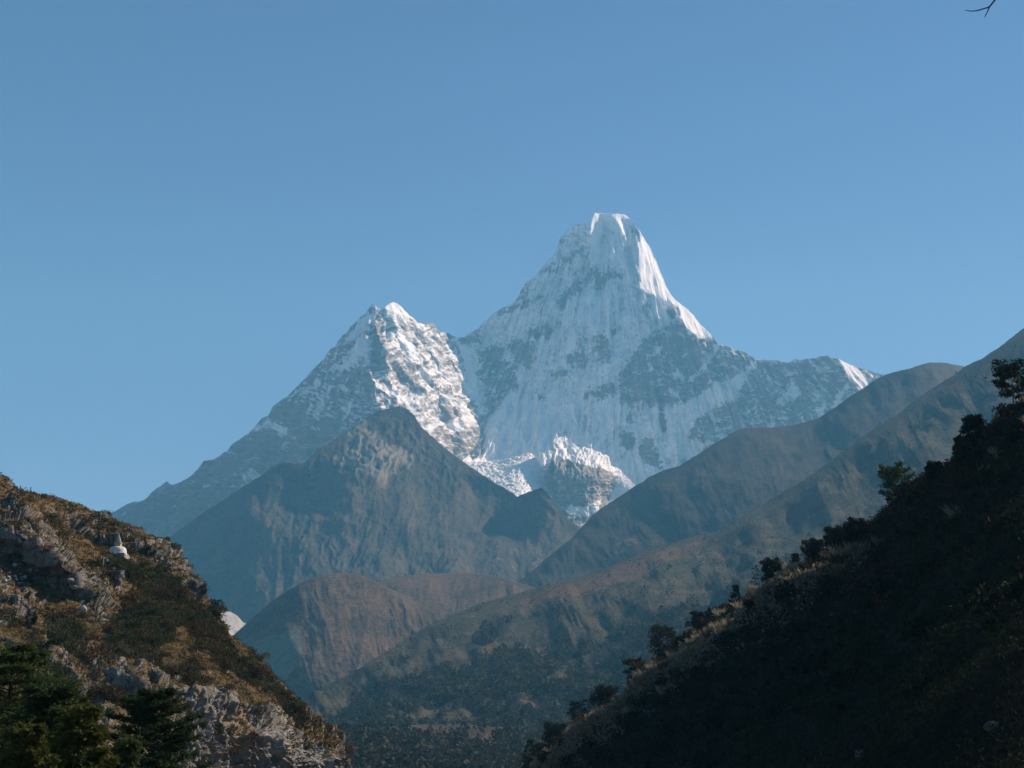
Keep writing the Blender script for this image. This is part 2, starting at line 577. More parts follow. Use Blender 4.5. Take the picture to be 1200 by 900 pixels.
SN(0.92,  # snowfields, fans and couloirs
   Z4((70, 430), (330, 290), (400, 260), (470, 200), (440, 280), (400, 330), (390, 390), (330, 380), (260, 430), (200, 470), (180, 540), (300, 560), (200, 610), (60, 620), (40, 560), (80, 520)),
   Z4((170, 280), (230, 230), (300, 120), (322, 130), (240, 240), (200, 275)), Z4((560, 400), (590, 350), (620, 300), (665, 300), (660, 350), (630, 400), (625, 360), (590, 390)),
   Z4((735, 450), (770, 380), (790, 390), (760, 445)), Z4((790, 410), (870, 300), (880, 310), (820, 410)),
   Z4((845, 198), (880, 212), (940, 245), (978, 300), (938, 322), (898, 284), (862, 240)), Z4((0, 400), (40, 390), (50, 500), (10, 540)),
   Z4((100, 280), (130, 230), (160, 235), (150, 290)), Z4((10, 170), (40, 130), (60, 150), (40, 175)),
   Z1((600, 78), (720, 82), (760, 180), (775, 300), (760, 380), (700, 330), (620, 290), (640, 140)),
   Z1((905, 400), (952, 460), (1002, 500), (1054, 560), (1112, 618), (1050, 628), (1008, 600), (968, 540), (958, 490), (918, 462), (840, 432)),
   Z2((270, 470), (300, 430), (420, 350), (480, 280), (560, 200), (570, 260), (500, 340), (420, 360), (370, 420), (300, 450)),
   Z2((470, 225), (520, 150), (590, 95), (600, 110), (560, 170), (490, 240)), Z2((60, 610), (130, 570), (220, 610), (200, 640), (140, 600)),
   Z2((310, 570), (380, 470), (390, 480), (330, 570)), Z2((440, 505), (500, 510), (500, 525), (440, 520)), Z2((20, 830), (60, 790), (80, 800), (40, 850)),
   Z2((670, 180), (720, 190), (790, 280), (760, 312), (690, 240)), Z2((640, 75), (680, 50), (740, 95), (740, 160), (690, 150)), Z2((600, 400), (660, 420), (755, 495), (740, 512), (660, 460)),
   Z2((765, 335), (850, 380), (840, 395)), Z2((900, 580), (985, 575), (980, 620), (930, 630)),
   Z2((990, 350), (1040, 400), (1062, 470), (1030, 470), (960, 380)), Z2((930, 490), (990, 520), (1040, 600), (1000, 580)),
   Z3((90, 525), (370, 488), (402, 510), (402, 600), (320, 690), (240, 640), (160, 570)), Z3((488, 402), (565, 450), (600, 468), (724, 500), (700, 520), (600, 500), (560, 510), (468, 517)),
   Z3((330, 240), (480, 300), (520, 400), (440, 520), (400, 500), (330, 480), (190, 510), (200, 380)), Z3((720, 540), (860, 510), (930, 570), (860, 620), (740, 680)))
SNOW.blur(1.9)
GLAC = Canvas(100, 235, 1095, 720)
GLAC.poly(Z3((90, 525), (370, 488), (402, 510), (402, 600), (320, 690), (240, 640), (160, 570)), 1.0, wob=1)
GLAC.poly(Z3((488, 402), (565, 450), (600, 468), (724, 500), (700, 520), (600, 500), (560, 510), (468, 517)), 1.0, wob=1)
GLAC.blur(0.8)

d_mtn = tps([(100, 622, 8700), (200, 565, 8700), (300, 495, 8600), (380, 420, 8500), (440, 358, 8450), (460, 355, 8450), (510, 380, 8900), (545, 395, 9300), (610, 340, 9650),
             (660, 275, 9920), (700, 250, 9900), (735, 252, 9940), (780, 335, 9750), (838, 398, 9450), (900, 421, 9300), (968, 417, 9200), (1035, 439, 9300), (1090, 470, 9500),
             (440, 480, 7850), (470, 520, 7650), (430, 420, 8150), (340, 520, 8250), (250, 600, 8250), (160, 650, 8300), (120, 700, 8200), (350, 640, 7800), (560, 480, 8800), (545, 545, 8350),
             (600, 450, 9220), (700, 380, 9440), (700, 450, 9190), (640, 500, 8970), (720, 520, 8890), (800, 500, 9080), (800, 580, 8820), (900, 480, 9080), (980, 480, 9050),
             (680, 545, 8620), (690, 610, 8350), (600, 540, 8600), (600, 590, 8250), (760, 600, 8600), (700, 700, 7700), (500, 700, 7500), (900, 600, 8500), (1050, 600, 8700)])


def mountain():
    gx = np.zeros(LIT.a.shape); M = 5.5
    east = sstep(590, 640, LIT.X)
    gx += (-0.28 + 0.25 * east + (2.3 + 1.0 * east) * LIT.a) * M
    # gully and flute relief, fanned out below the two tops
    X, Y = LIT.X, LIT.Y
    gx -= gx.mean()
    g_y = -1.9 * M * GLAC.a - 0.25 * M * LIT.a * (1 - GLAC.a)
    r = poisson(gx, g_y - g_y.mean(), 0.0012)
    rel = Canvas(100, 235, 1095, 720); rel.a = r
    L = Layer(104, 1086, 1000, SKY_MTN, [(100, 700), (420, 690), (700, 690), (860, 620), (1090, 560)], 430,
              lambda px, py: d_mtn(px, py) + rel.at(px, py), jag=1.5, jag_s=5, back=2600, back_drop=1.0, skirt=500, nb=8)
    px, py = L.px, L.py
    fan = np.where(px < 560, (px - 452) / (0.35 + np.clip(py - 300, 10, None) / 200), (px - 712) / (0.45 + np.clip(py - 200, 10, None) / 260))
    lean = px + 0.55 * (py - 400) * np.where(px > 830, -0.25, 0.0)
    sn = SNOW.at(px, py); west = WEST.at(px, py); gl = GLAC.at(px, py); lit = np.clip(LIT.at(px, py), 0, 1)
    wx = px + 7 * fbm(px / 25, py / 25, 0, 5, 3); wy = py + 7 * fbm(px / 25, py / 25, 0, 6, 3)
    flute = ridged(fan / 9 + 0.25 * fbm(px / 30, py / 30, 0, 9, 3), py / 95, 0, 21, 4)
    big = ridged(wx / 55, wy / 70, 0, 31, 5)
    strata = ridged((wx + 0.25 * wy) / 34, (wy + 0.30 * wx * np.sign(712 - px)) / 8, 0, 41, 5, 0.6)
    diag = ridged((px + 3 * fbm(px / 18, py / 18, 0, 7, 3) + 1.1 * py) / 95, (1.1 * px - py + 5 * fbm(px / 18, py / 18, 0, 8, 3)) / 17, 0, 51, 5, 0.5)
    fine = ridged(wx / 8, wy / 11, 0, 61, 4)
    calm = 1 - 0.6 * lit * (1 - west)
    off = ((flute - 0.6) * 62 * (1 - 0.6 * west) * (1 - gl) + (big - 0.6) * 48 * (1 + 0.6 * west) * (1 - gl) + (strata - 0.6) * 26 * (1 - sn) * (1 - 0.75 * west) + (fine - 0.6) * 14 * (1 - 0.5 * sn) * (1 - 0.75 * west)) * calm + (diag - 0.6) * 44 * west
    off += (ridged(fan / 26 + 0.2 * fbm(px / 40, py / 40, 0, 98, 3), py / 190, 0, 99, 3) - 0.6) * 60 * (1 - west) * (1 - gl) * calm * sstep(250, 290, py)
    off += gl * (np.abs(fbm(px / 9, py / 3.5, 0, 71, 4)) - 0.2) * 40
    edge = sstep(0, 0.06, 1 - L.v)
    L.displace(off * (0.25 + 0.75 * edge))
    # where the snow holds: painted fields, broken by strata, flutes and crags
    streak = fbm(fan / 3.2 + 0.6 * fbm(px / 20, py / 20, 0, 91, 3), py / 34, 0, 92, 4, 0.6)
    crag = fbm((wx + 0.3 * wy) / 9, (wy - 0.25 * wx) / 3.2, 0, 93, 5, 0.62)
    wt = 0.3 + 1.25 * np.exp(-((sn - 0.5) / 0.27) ** 2)
    ribs = sstep(0.70, 0.88, flute) * sstep(-0.05, 0.3, fbm(px / 45, py / 45, 0, 97, 3)) * (1 - west)
    s = sn + wt * (0.25 * (flute - 0.62) * (1 - west) - 0.25 * (fine - 0.62) + 0.62 * streak * (1 - west) + 0.75 * crag) - (0.25 + 0.75 * sstep(0.6, 0.45, sn)) * (strata - 0.62) + 0.12 * (big - 0.6) - 0.42 * ribs * (1 - gl)
    n = grid_normals(L.front); up = np.abs(n[..., 2])
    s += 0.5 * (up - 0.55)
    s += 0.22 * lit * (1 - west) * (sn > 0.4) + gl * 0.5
    low = sstep(520, 640, py) * sstep(560, 480, px)
    s -= 0.35 * low
    return L, s, low


m_rock, nt, b = new_mat('mountain_rock_and_snow', 0.85, 0.15)
nz = n_noise(nt, 0.011, 8, 0.65)
nf = n_noise(nt, 0.045, 6, 0.7)
ns = n_noise(nt, 0.02, 6, 0.65, stretch=(0.5, 0.5, 3.0))
rock = n_ramp(nt, ns, [(0.3, (0.15, 0.14, 0.13)), (0.5, (0.26, 0.24, 0.215)), (0.72, (0.38, 0.345, 0.30))])
rock = n_mix(nt, n_math(nt, 'MULTIPLY', n_attr(nt, 'a_low'), 0.5), rock, (0.13, 0.11, 0.085))
snow = n_ramp(nt, nz, [(0.35, (0.80, 0.82, 0.85)), (0.6, (0.90, 0.905, 0.92))])
sm = n_math(nt, 'ADD', n_attr(nt, 'a_snow'), n_math(nt, 'MULTIPLY', n_math(nt, 'SUBTRACT', nf, 0.5), 0.7))
mask = n_ramp(nt, sm, [(0.26, 0.0), (0.42, 0.38), (0.54, 0.62), (0.74, 1.0)])
nt.links.new(n_mix(nt, mask, rock, snow), b.inputs['Base Color'])
n_bump(nt, b, nf, 0.6, 14.0)
L_mtn, s_mtn, low_mtn = mountain()
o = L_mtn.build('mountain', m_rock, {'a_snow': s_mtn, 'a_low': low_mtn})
tag(o, 'huge snow covered double peaked mountain rising behind the brown valley hills', 'mountain', kind='structure')
#@@HILLS
# ------------------------------------------------------------------ glacier shelf and rock buttress at the foot of the face
m_gl, nt, b = new_mat('glacier_ice', 0.7, 0.3)
nz = n_noise(nt, 0.03, 7, 0.65, stretch=(1, 1, 2.5))
nt.links.new(n_ramp(nt, nz, [(0.3, (0.55, 0.60, 0.66)), (0.5, (0.84, 0.86, 0.88)), (0.7, (0.90, 0.90, 0.91))]), b.inputs['Base Color'])
n_bump(nt, b, nz, 0.7, 10.0)
L_gl = Layer(538, 650, 260, [(538, 541), (544, 540), (556, 541), (568, 541), (580, 539.5), (592, 538), (600, 535), (609, 532.5), (618, 531), (625, 533), (628, 538), (634, 545), (650, 560)], [(538, 600), (650, 625)], 160,
             tps([(538, 541, 8150), (580, 540, 8200), (619, 531, 8230), (650, 560, 8100), (545, 560, 7800), (580, 560, 7830), (615, 560, 7800), (560, 600, 7300), (605, 590, 7350), (650, 620, 7200)]), jag=0.8, jag_s=4, seed=31, back=500, nb=6, back_drop=0.05, skirt=200)
px, py = L_gl.px, L_gl.py
L_gl.displace((np.abs(fbm(px / 8 + py / 20, py / 2.6, 0, 71, 5, 0.6)) - 0.2) * 20 + (ridged(px / 20, py / 4, 0, 72, 3) - 0.6) * 14)
o = L_gl.build('glacier', m_gl, {})
tag(o, 'bright sunlit broken glacier shelf below the shaded snow face', 'glacier', kind='structure')

SKY_B = [(622, 600), (629, 584), (634, 575), (640, 566), (643, 552), (646, 538), (648, 528), (650, 512), (651.5, 507.5), (654, 512), (660, 512), (666, 514), (669, 519), (673, 522), (680, 524), (690, 526), (700, 530), (709, 533), (713, 537), (716, 545), (721, 548), (727, 551), (731, 556), (738, 562), (748, 574), (765, 596)]
d_b = tps([(622, 600, 8000), (640, 566, 8090), (651, 508, 8420), (668, 518, 8480), (713, 536, 8460), (727, 551, 8450), (714, 582, 8330), (690, 612, 8050), (652, 535, 8250), (672, 536, 8260), (700, 545, 8240), (716, 556, 8300),
           (650, 548, 8080), (672, 552, 8070), (695, 560, 8080), (648, 580, 7990), (672, 582, 8010), (697, 588, 8060), (670, 604, 7930), (690, 604, 7990), (650, 630, 7850), (690, 640, 7850), (740, 575, 8330), (760, 590, 8300), (730, 610, 8130), (755, 630, 8080)])
LITB = Canvas(615, 500, 770, 650, k=2)
LITB.poly(Z3((690, 560), (740, 550), (780, 572), (742, 645), (716, 690), (680, 720), (650, 715), (680, 660)), 1.0, wob=1.0)
LITB.poly(Z3((505, 690), (545, 722), (600, 730), (600, 770), (540, 770)), 0.6, wob=1.0)
LITB.poly(Z3((440, 610), (480, 600), (520, 640), (510, 690), (480, 660)), 0.7, wob=1.0)
LITB.blur(0.8)
gx = (LITB.a * 1.9 - 0.1) * 5.0 / 2
r_b = Canvas(615, 500, 770, 650, k=2); r_b.a = poisson(gx - gx.mean(), gx * 0, 0.0008)
L_b = Layer(624, 760, 300, SKY_B, [(622, 640), (765, 640)], 230, lambda px, py: d_b(px, py) - 300 + r_b.at(px, py), jag=0.5, jag_s=4, seed=33, back=420, nb=6, back_drop=0.10, skirt=200)
px, py = L_b.px, L_b.py
rk = ridged(px / 14, py / 17, 0, 74, 5); ls = ridged(px / 12, py / 3.2, 0, 75, 4)
L_b.displace(((rk - 0.6) * 34 + (ls - 0.6) * 5) * (1 - 0.75 * sstep(715, 735, px)))
capc = Canvas(615, 500, 770, 650, k=2)
capc.poly(Z3((480, 395), (565, 440), (600, 460), (735, 500), (790, 570), (760, 590), (700, 555), (640, 545), (590, 535), (560, 520), (468, 520), (430, 560)), 0.95, wob=1.5)
capc.poly(Z3((540, 720), (620, 730), (690, 690), (690, 740), (640, 770), (560, 765)), 0.6, wob=2)
capc.poly([(728, 550), (719, 572), (713, 588), (706, 600), (692, 612), (700, 650), (770, 650), (770, 560)], 0.75, wob=1.5)
capc.blur(0.8)
o = L_b.build('rock_buttress', m_rock, {'a_snow': capc.at(px, py) + 0.22 * (0.62 - ls) + 0.20 + 0.75 * (rk - 0.62), 'a_low': px * 0})
tag(o, 'snow capped rock buttress with a sunlit right rim below the snow face', 'rock', kind='structure')

# ------------------------------------------------------------------ middle distance hills
def slope_mat(name, base, shrub, pale, scale, bump=6.0, pale_amt=0.66, forest=(0.026, 0.036, 0.022)):
    m, nt, b = new_mat(name, 0.95, 0.08)
    n1 = n_noise(nt, scale, 7, 0.62, dist=0.4)
    n2 = n_noise(nt, scale * 6.5, 6, 0.68)
    n3 = n_noise(nt, scale * 22, 4, 0.7)
    c = n_ramp(nt, n2, [(0.30, tuple(x * 0.55 for x in base)), (0.5, base), (0.75, tuple(min(1, x * 1.45) for x in base))])
    c = n_mix(nt, n_ramp(nt, n_math(nt, 'ADD', n1, n_math(nt, 'MULTIPLY', n_math(nt, 'SUBTRACT', n2, 0.5), 0.7)), [(0.47, 0.0), (0.60, 1.0)]), c, shrub)
    n4 = n_noise(nt, scale * 13, 3, 0.55)
    c = n_mix(nt, n_ramp(nt, n_math(nt, 'ADD', n4, n_math(nt, 'MULTIPLY', n_math(nt, 'SUBTRACT', n1, 0.5), 0.5)), [(0.50, 0.0), (0.57, 0.8)]), c, tuple(x * 0.7 for x in shrub))
    c = n_mix(nt, n_ramp(nt, n3, [(0.54, 0.0), (0.68, 0.55)]), c, tuple(min(1, x * 2.1) for x in base))
    gl = n_math(nt, 'ADD', n_math(nt, 'MULTIPLY', n_attr(nt, 'a_rib'), -1.1), n_math(nt, 'MULTIPLY', n_math(nt, 'SUBTRACT', n_math(nt, 'ADD', n_math(nt, 'MULTIPLY', n2, 0.5), n_math(nt, 'MULTIPLY', n3, 0.5)), 0.5), 2.6))
    c = n_mix(nt, n_ramp(nt, gl, [(0.05, 0.0), (0.45, 0.85)]), c, tuple(x * 0.8 for x in shrub))
    c = n_mix(nt, soft(nt, n_attr(nt, 'a_forest'), n2, 0.12), c, n_ramp(nt, n3, [(0.35, tuple(x * 0.6 for x in forest)), (0.65, tuple(x * 1.7 for x in forest))]))
    c = n_mix(nt, soft(nt, n_attr(nt, 'a_pale'), n2, 0.18), c, n_ramp(nt, n3, [(0.3, tuple(x * pale_amt for x in pale)), (0.7, pale)]))
    nt.links.new(c, b.inputs['Base Color'])
    n_bump(nt, b, n2, 0.6, bump)
    return m


GY = lambda px, py, lam, ang, seed, st=5.0: ridged(
    (px * math.cos(ang) + py * math.sin(ang)) / lam + 0.35 * fbm(px / lam / 2, py / lam / 2, 0, seed + 9, 3),
    (-px * math.sin(ang) + py * math.cos(ang)) / (lam * st), 0, seed, 5)

def rills(px, py, lam, ang, seed, st=3.5):
    wx = px + 0.10 * lam * fbm(px / lam / 0.7, py / lam / 0.7, 0, seed + 1, 4, 0.6); wy = py + 0.10 * lam * fbm(px / lam / 1.3, py / lam / 1.3, 0, seed + 2, 3)
    u = wx * math.cos(ang) + wy * math.sin(ang); v = -wx * math.sin(ang) + wy * math.cos(ang)
    r, a, l, t = 0.0, 1.0, lam, 0.0
    for k in range(5):
        n = 1 - np.abs(noise(u / l + 0.3 * k * noise(u / lam, v / lam, 0, seed + 7), v / (l * st), 0, seed + 11 * k)) * 1.7
        r = r + a * n; t += a; a *= 0.62; l *= 0.48
    fade = 0.35 + 0.65 * sstep(-0.25, 0.3, fbm(px / lam / 3, py / lam / 3, 0, seed + 40, 3))
    return (r / t - 0.6) * fade


# --- rocky shoulder below the western peak
SKY_SH = [(90, 720), (150, 660), (200, 628), (240, 600), (269, 581), (296, 563), (307, 557), (320, 546), (333, 541), (345, 543), (356, 543), (373, 527), (392, 515), (408, 504), (420, 496), (432, 488), (445, 481), (458, 478), (467, 476), (477, 478), (486, 487), (493, 500),
          (506, 512), (520, 524), (541, 540), (556, 550), (573, 561), (588, 570), (600, 577), (606, 582), (612, 579), (622, 575), (634, 571), (641, 578), (648, 587), (656, 597), (664, 607), (680, 618), (720, 640), (760, 670)]
d_sh = tps([(90, 720, 6200), (200, 628, 6500), (333, 541, 6500), (408, 504, 6900), (467, 476, 7100), (520, 524, 6900), (600, 577, 6700), (634, 572, 6500), (690, 630, 6400), (760, 670, 6200),
            (440, 520, 6650), (400, 560, 6350), (352, 570, 6450), (300, 620, 6050), (480, 560, 6550), (540, 590, 6550), (420, 620, 6000), (500, 640, 6000), (600, 630, 6300), (640, 620, 6280),
            (300, 700, 5500), (420, 690, 5500), (540, 690, 5500), (640, 680, 5600), (200, 700, 5900), (250, 650, 6050), (340, 540, 6500), (300, 760, 5200), (560, 740, 5200), (100, 800, 5600)])
LITS = Canvas(80, 460, 770, 780)
LITS.poly(Z2((480, 615), (560, 570), (570, 610), (700, 700), (780, 760), (700, 790), (560, 800), (440, 770), (420, 740), (470, 670)), 1.0, wob=3)
LITS.poly(Z2((560, 570), (620, 540), (700, 515), (770, 520), (800, 600), (880, 690), (760, 690), (640, 680), (570, 640)), -0.8, wob=2)
LITS.poly([(352, 546), (408, 505), (404, 530), (390, 553)], -0.6)
LITS.poly(Z5((790, 590), (880, 540), (1000, 590), (1150, 620), (1200, 690), (1050, 690), (830, 690)), 0.5, wob=4)
LITS.blur(1.2)
r_sh = Canvas(80, 460, 770, 780)
gx = (-0.1 + 1.0 * LITS.a) * 4.0
r_sh.a = poisson(gx - gx.mean(), gx * 0, 0.0015)
L_sh = Layer(92, 755, 560, SKY_SH, [(90, 790), (300, 760), (640, 740), (755, 720)], 230, lambda px, py: d_sh(px, py) + r_sh.at(px, py), jag=1.6, jag_s=6, seed=4, back=900, skirt=500)
px, py = L_sh.px, L_sh.py
rib = rills(px, py, 44, 0.25, 3); g2 = ridged(px / 13, py / 15, 0, 8, 5)
L_sh.displace((rib * 26 + 46 * fbm(px / 55, py / 50, 0, 9, 3) + (g2 - 0.6) * (8 + 14 * np.clip(LITS.at(px, py), 0, 1) + 12 * sstep(600, 540, py))) * (0.2 + 0.8 * sstep(0, 0.1, 1 - L_sh.v)))
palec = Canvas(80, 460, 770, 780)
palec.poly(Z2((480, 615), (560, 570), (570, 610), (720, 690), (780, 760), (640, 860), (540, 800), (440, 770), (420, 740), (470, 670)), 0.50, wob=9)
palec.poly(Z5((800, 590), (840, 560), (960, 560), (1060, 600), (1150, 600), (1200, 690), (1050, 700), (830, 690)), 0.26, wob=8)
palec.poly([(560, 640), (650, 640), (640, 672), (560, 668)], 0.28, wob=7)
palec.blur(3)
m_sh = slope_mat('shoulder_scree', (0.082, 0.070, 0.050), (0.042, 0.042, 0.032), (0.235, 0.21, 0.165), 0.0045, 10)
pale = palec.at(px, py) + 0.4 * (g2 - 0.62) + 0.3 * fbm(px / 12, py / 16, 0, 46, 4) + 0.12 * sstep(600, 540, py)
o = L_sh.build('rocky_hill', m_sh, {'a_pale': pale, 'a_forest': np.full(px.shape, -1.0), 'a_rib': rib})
tag(o, 'grey brown rocky shoulder with a pale sunlit crag below the western snow peak', 'hill', kind='structure')

# --- far right ridge
SKY_R4 = [(560, 740), (600, 690), (640, 655), (669, 632), (680, 620), (691, 608), (704, 596), (717, 587), (736, 574), (755, 563), (760, 559), (778, 551), (795, 546), (810, 537), (821, 530), (835, 521), (848, 514), (858, 507), (869, 502), (886, 501), (904, 501), (920, 499), (936, 497), (948, 493), (960, 490),
          (970, 483), (979, 477), (994, 466), (1008, 457), (1022, 447), (1037, 439), (1052, 435), (1067, 432), (1078, 428), (1090, 425), (1107, 425), (1118, 427), (1130, 429.5), (1150, 436), (1180, 450), (1230, 475)]
d_r4 = tps([(560, 740, 4700), (640, 655, 5200), (691, 608, 5500), (760, 559, 5700), (869, 502, 5900), (960, 490, 5900), (1037, 439, 6000), (1100, 425, 6000), (1230, 475, 6200),
            (700, 680, 4700), (800, 620, 4900), (900, 560, 5200), (1000, 500, 5500), (640, 720, 4400), (1100, 480, 5500), (800, 700, 4300), (950, 600, 4600), (1150, 560, 4700), (1230, 520, 5200)])
L_r4 = Layer(570, 1225, 520, SKY_R4, [(560, 780), (800, 720), (1000, 600), (1225, 560)], 170, d_r4, jag=0.7, jag_s=7, seed=5, back=1400, skirt=400)
px, py = L_r4.px, L_r4.py
rib = rills(px, py, 52, -0.45, 13); g2 = ridged(px / 12, py / 14, 0, 18, 5)
L_r4.displace((rib * 15 + 28 * fbm(px / 70, py / 60, 0, 19, 3) + (g2 - 0.6) * 2.5) * (0.2 + 0.8 * sstep(0, 0.1, 1 - L_r4.v)))
p4 = Canvas(560, 420, 1230, 790, fill=-0.2)
for q in ([(1075, 436), (1085, 440), (1093, 452), (1083, 452)], [(715, 640), (745, 620), (760, 630), (720, 660)], [(845, 538), (856, 540), (850, 548)], [(1040, 460), (1062, 470), (1050, 478)], [(905, 545), (925, 545), (915, 560)]):
    p4.poly(q, 0.42, wob=2)
p4.blur(2)
m_r4 = slope_mat('ridge_heath', (0.058, 0.047, 0.030), (0.028, 0.030, 0.020), (0.17, 0.11, 0.065), 0.005, 7)
o = L_r4.build('far_ridge_hill', m_r4, {'a_pale': p4.at(px, py) + 0.3 * (g2 - 0.6), 'a_forest': np.full(px.shape, -1.0), 'a_rib': rib})
tag(o, 'dark hazy brown ridge whose rounded top meets the end of the snow ridge', 'hill', kind='structure')

# --- second brown knoll, then the big brown knoll in front of it
def knoll(name, x0, x1, nx, sky, bot, ny, ctrl, seed, label, pales=(), forests=(), mat=None, gl=18, ga=0.2, amp=(10, 5), back=600):
    f = tps(ctrl)
    L = Layer(x0, x1, nx, sky, bot, ny, f, jag=0.7, jag_s=6, seed=seed, back=back, skirt=300)
    px, py = L.px, L.py
    rib = rills(px, py, gl * 2.2, ga, seed + 20); g1 = rib + 0.6; g2 = ridged(px / 9, py / 10, 0, seed + 30, 5)
    L.displace((rib * amp[0] * 2.4 + amp[0] * 1.2 * fbm(px / 50, py / 50, 0, seed + 40, 3) + (g2 - 0.6) * amp[1] * 0.3) * (0.15 + 0.85 * sstep(0, 0.1, 1 - L.v)))
    pc = Canvas(x0, min(s[1] for s in sky) - 5, x1, 920, fill=-0.25); fc = Canvas(x0, min(s[1] for s in sky) - 5, x1, 920, fill=-0.35)
    for q, v in pales:
        pc.poly(q, v, wob=4)
    for q, v in forests:
        fc.poly(q, v, wob=6)
    pc.blur(2.5); fc.blur(5)
    forest = fc.at(px, py) + 0.5 * (0.6 - g1)
    o = L.build(name, mat, {'a_pale': pc.at(px, py) + 0.3 * (g2 - 0.6), 'a_forest': forest, 'a_rib': rib})
    tag(o, label, 'hill', kind='structure')
    return L, forest


m_kn = slope_mat('knoll_grass', (0.108, 0.072, 0.045), (0.050, 0.043, 0.028), (0.125, 0.140, 0.105), 0.006, 5)
L_k2, _ = knoll('far_brown_hill', 420, 680, 220, [(420, 700), (440, 684), (452, 679), (477, 674.5), (505, 672), (533, 671), (552, 671), (570, 673), (597, 680), (640, 692), (680, 706)],
                [(420, 790), (680, 790)], 90, [(420, 700, 4300), (477, 675, 4500), (533, 671, 4600), (597, 680, 4500), (680, 706, 4400), (450, 740, 4000), (533, 730, 4000), (620, 740, 4000), (450, 790, 3700), (640, 790, 3600)],
                6, 'low rust brown grassy hill in the valley behind the pyramid shaped hill', forests=[([(452, 680), (490, 690), (520, 715), (480, 710)], 0.55)], mat=m_kn)
L_k3, f_k3 = knoll('brown_hill', 262, 560, 300, [(262, 758), (275, 743), (287, 732), (300, 720), (317, 706), (333, 695), (348, 686), (363, 678), (378, 674), (393, 671.5), (405, 671), (417, 673), (430, 677), (443, 683), (462, 692), (483, 703), (498, 711), (513, 720), (540, 735), (560, 748)],
                [(262, 850), (560, 850)], 170, [(262, 758, 3700), (300, 720, 3850), (363, 678, 3900), (405, 671, 3950), (443, 683, 3900), (513, 720, 3800), (560, 748, 3700),
                (364, 700, 3720), (362, 730, 3560), (358, 760, 3420), (342, 795, 3280), (310, 740, 3640), (320, 780, 3430), (285, 775, 3560), (420, 720, 3640), (450, 760, 3430), (400, 790, 3230), (500, 780, 3350), (540, 800, 3250), (340, 840, 3100), (450, 840, 2950), (270, 840, 3300)],
                7, 'pyramid shaped rust brown grassy hill with a pale green scree flank', pales=[([(300, 748), (345, 735), (360, 750), (352, 780), (335, 800), (300, 790), (285, 765)], 0.62)],
                forests=[([(380, 830), (430, 790), (480, 770), (560, 760), (560, 850), (380, 850)], 0.6), ([(400, 710), (440, 720), (430, 745), (395, 730)], 0.35)], mat=m_kn, gl=20, ga=-0.3)

# --- long right hand ridge with the forest on its lower side
SKY_R5 = [(330, 850), (360, 822), (380, 805), (417, 787), (450, 764), (483, 744), (510, 730), (533, 720), (560, 708), (600, 697), (620, 691), (640, 686), (668, 679), (693, 671), (713, 664), (733, 656), (753, 648), (773, 641), (795, 634), (816, 627.5), (826, 625), (834, 626),
          (852, 616), (880, 599), (907, 583), (925, 572), (944, 561), (962, 548), (981, 535), (1005, 517), (1017, 508), (1029, 500), (1050, 487), (1066, 474), (1083, 461), (1104, 448), (1120, 438), (1130, 430), (1140, 425), (1150, 421), (1160, 414), (1170, 408), (1183, 398), (1192, 391), (1200, 385), (1225, 370), (1260, 352)]
d_r5 = tps([(330, 850, 2300), (417, 787, 2700), (533, 720, 3200), (640, 686, 3400), (733, 656, 3600), (826, 625, 3750), (907, 583, 3900), (1017, 508, 4100), (1120, 438, 4300), (1200, 385, 4400), (1260, 352, 4500),
            (500, 800, 2350), (600, 770, 2550), (700, 730, 2750), (800, 690, 2900), (900, 640, 3050), (1000, 600, 3150), (1100, 540, 3300), (1200, 480, 3400), (1260, 440, 3500),
            (450, 860, 1950), (600, 840, 2000), (700, 800, 2150), (850, 740, 2250), (1000, 680, 2350), (1200, 600, 2500), (640, 720, 3050), (740, 690, 3100), (600, 900, 1750), (800, 850, 1850), (1000, 800, 1900), (1260, 700, 2100)])
L_r5 = Layer(335, 1255, 780, SKY_R5, [(335, 870), (400, 900), (700, 900), (900, 800), (1255, 640)], 330, d_r5, jag=0.8, jag_s=6, seed=8, back=1200, skirt=300)
px, py = L_r5.px, L_r5.py
rib = rills(px, py, 60, -0.55, 33); g1 = rib + 0.6; g2 = ridged(px / 10, py / 11, 0, 38, 5)
L_r5.displace((rib * 14 + 32 * fbm(px / 80, py / 60, 0, 39, 3) + (g2 - 0.6) * 1.6) * (0.12 + 0.88 * sstep(0, 0.12, 1 - L_r5.v)))
f5 = Canvas(330, 340, 1260, 905, fill=-0.30)
f5.poly([(400, 905), (380, 830), (450, 795), (560, 775), (600, 755), (680, 745), (760, 720), (860, 690), (960, 640), (1040, 600), (1260, 520), (1260, 905)], 0.55, wob=14)
f5.poly([(560, 730), (600, 715), (612, 720), (580, 760), (540, 775)], 0.55, wob=5)
f5.poly([(650, 700), (668, 690), (660, 745), (640, 755)], 0.55, wob=4)
f5.poly([(640, 770), (760, 740), (740, 770), (650, 790)], 0.3, wob=8)
f5.poly([(420, 840), (560, 825), (570, 848), (450, 852)], 0.2, wob=6)
f5.blur(7)
p5 = Canvas(330, 340, 1260, 905, fill=-0.3)
for q in ([(600, 700), (690, 676), (780, 642), (826, 626), (832, 634), (790, 660), (700, 700), (610, 716)], [(545, 790), (560, 770), (575, 745), (590, 735), (585, 760), (560, 795)], [(1120, 438), (1150, 434), (1152, 442), (1118, 446)], [(1138, 448), (1155, 442), (1150, 455)]):
    p5.poly(q, 0.55, wob=4)
for q in [[(1040, 520), (1080, 512), (1060, 530)], [(980, 575), (1050, 560), (1060, 575), (990, 590)], [(860, 640), (930, 622), (930, 640), (870, 655)], [(800, 665), (860, 655), (820, 690)], [(1120, 475), (1160, 470), (1140, 482)]]:
    p5.poly(q, 0.28, wob=8)
p5.blur(3)
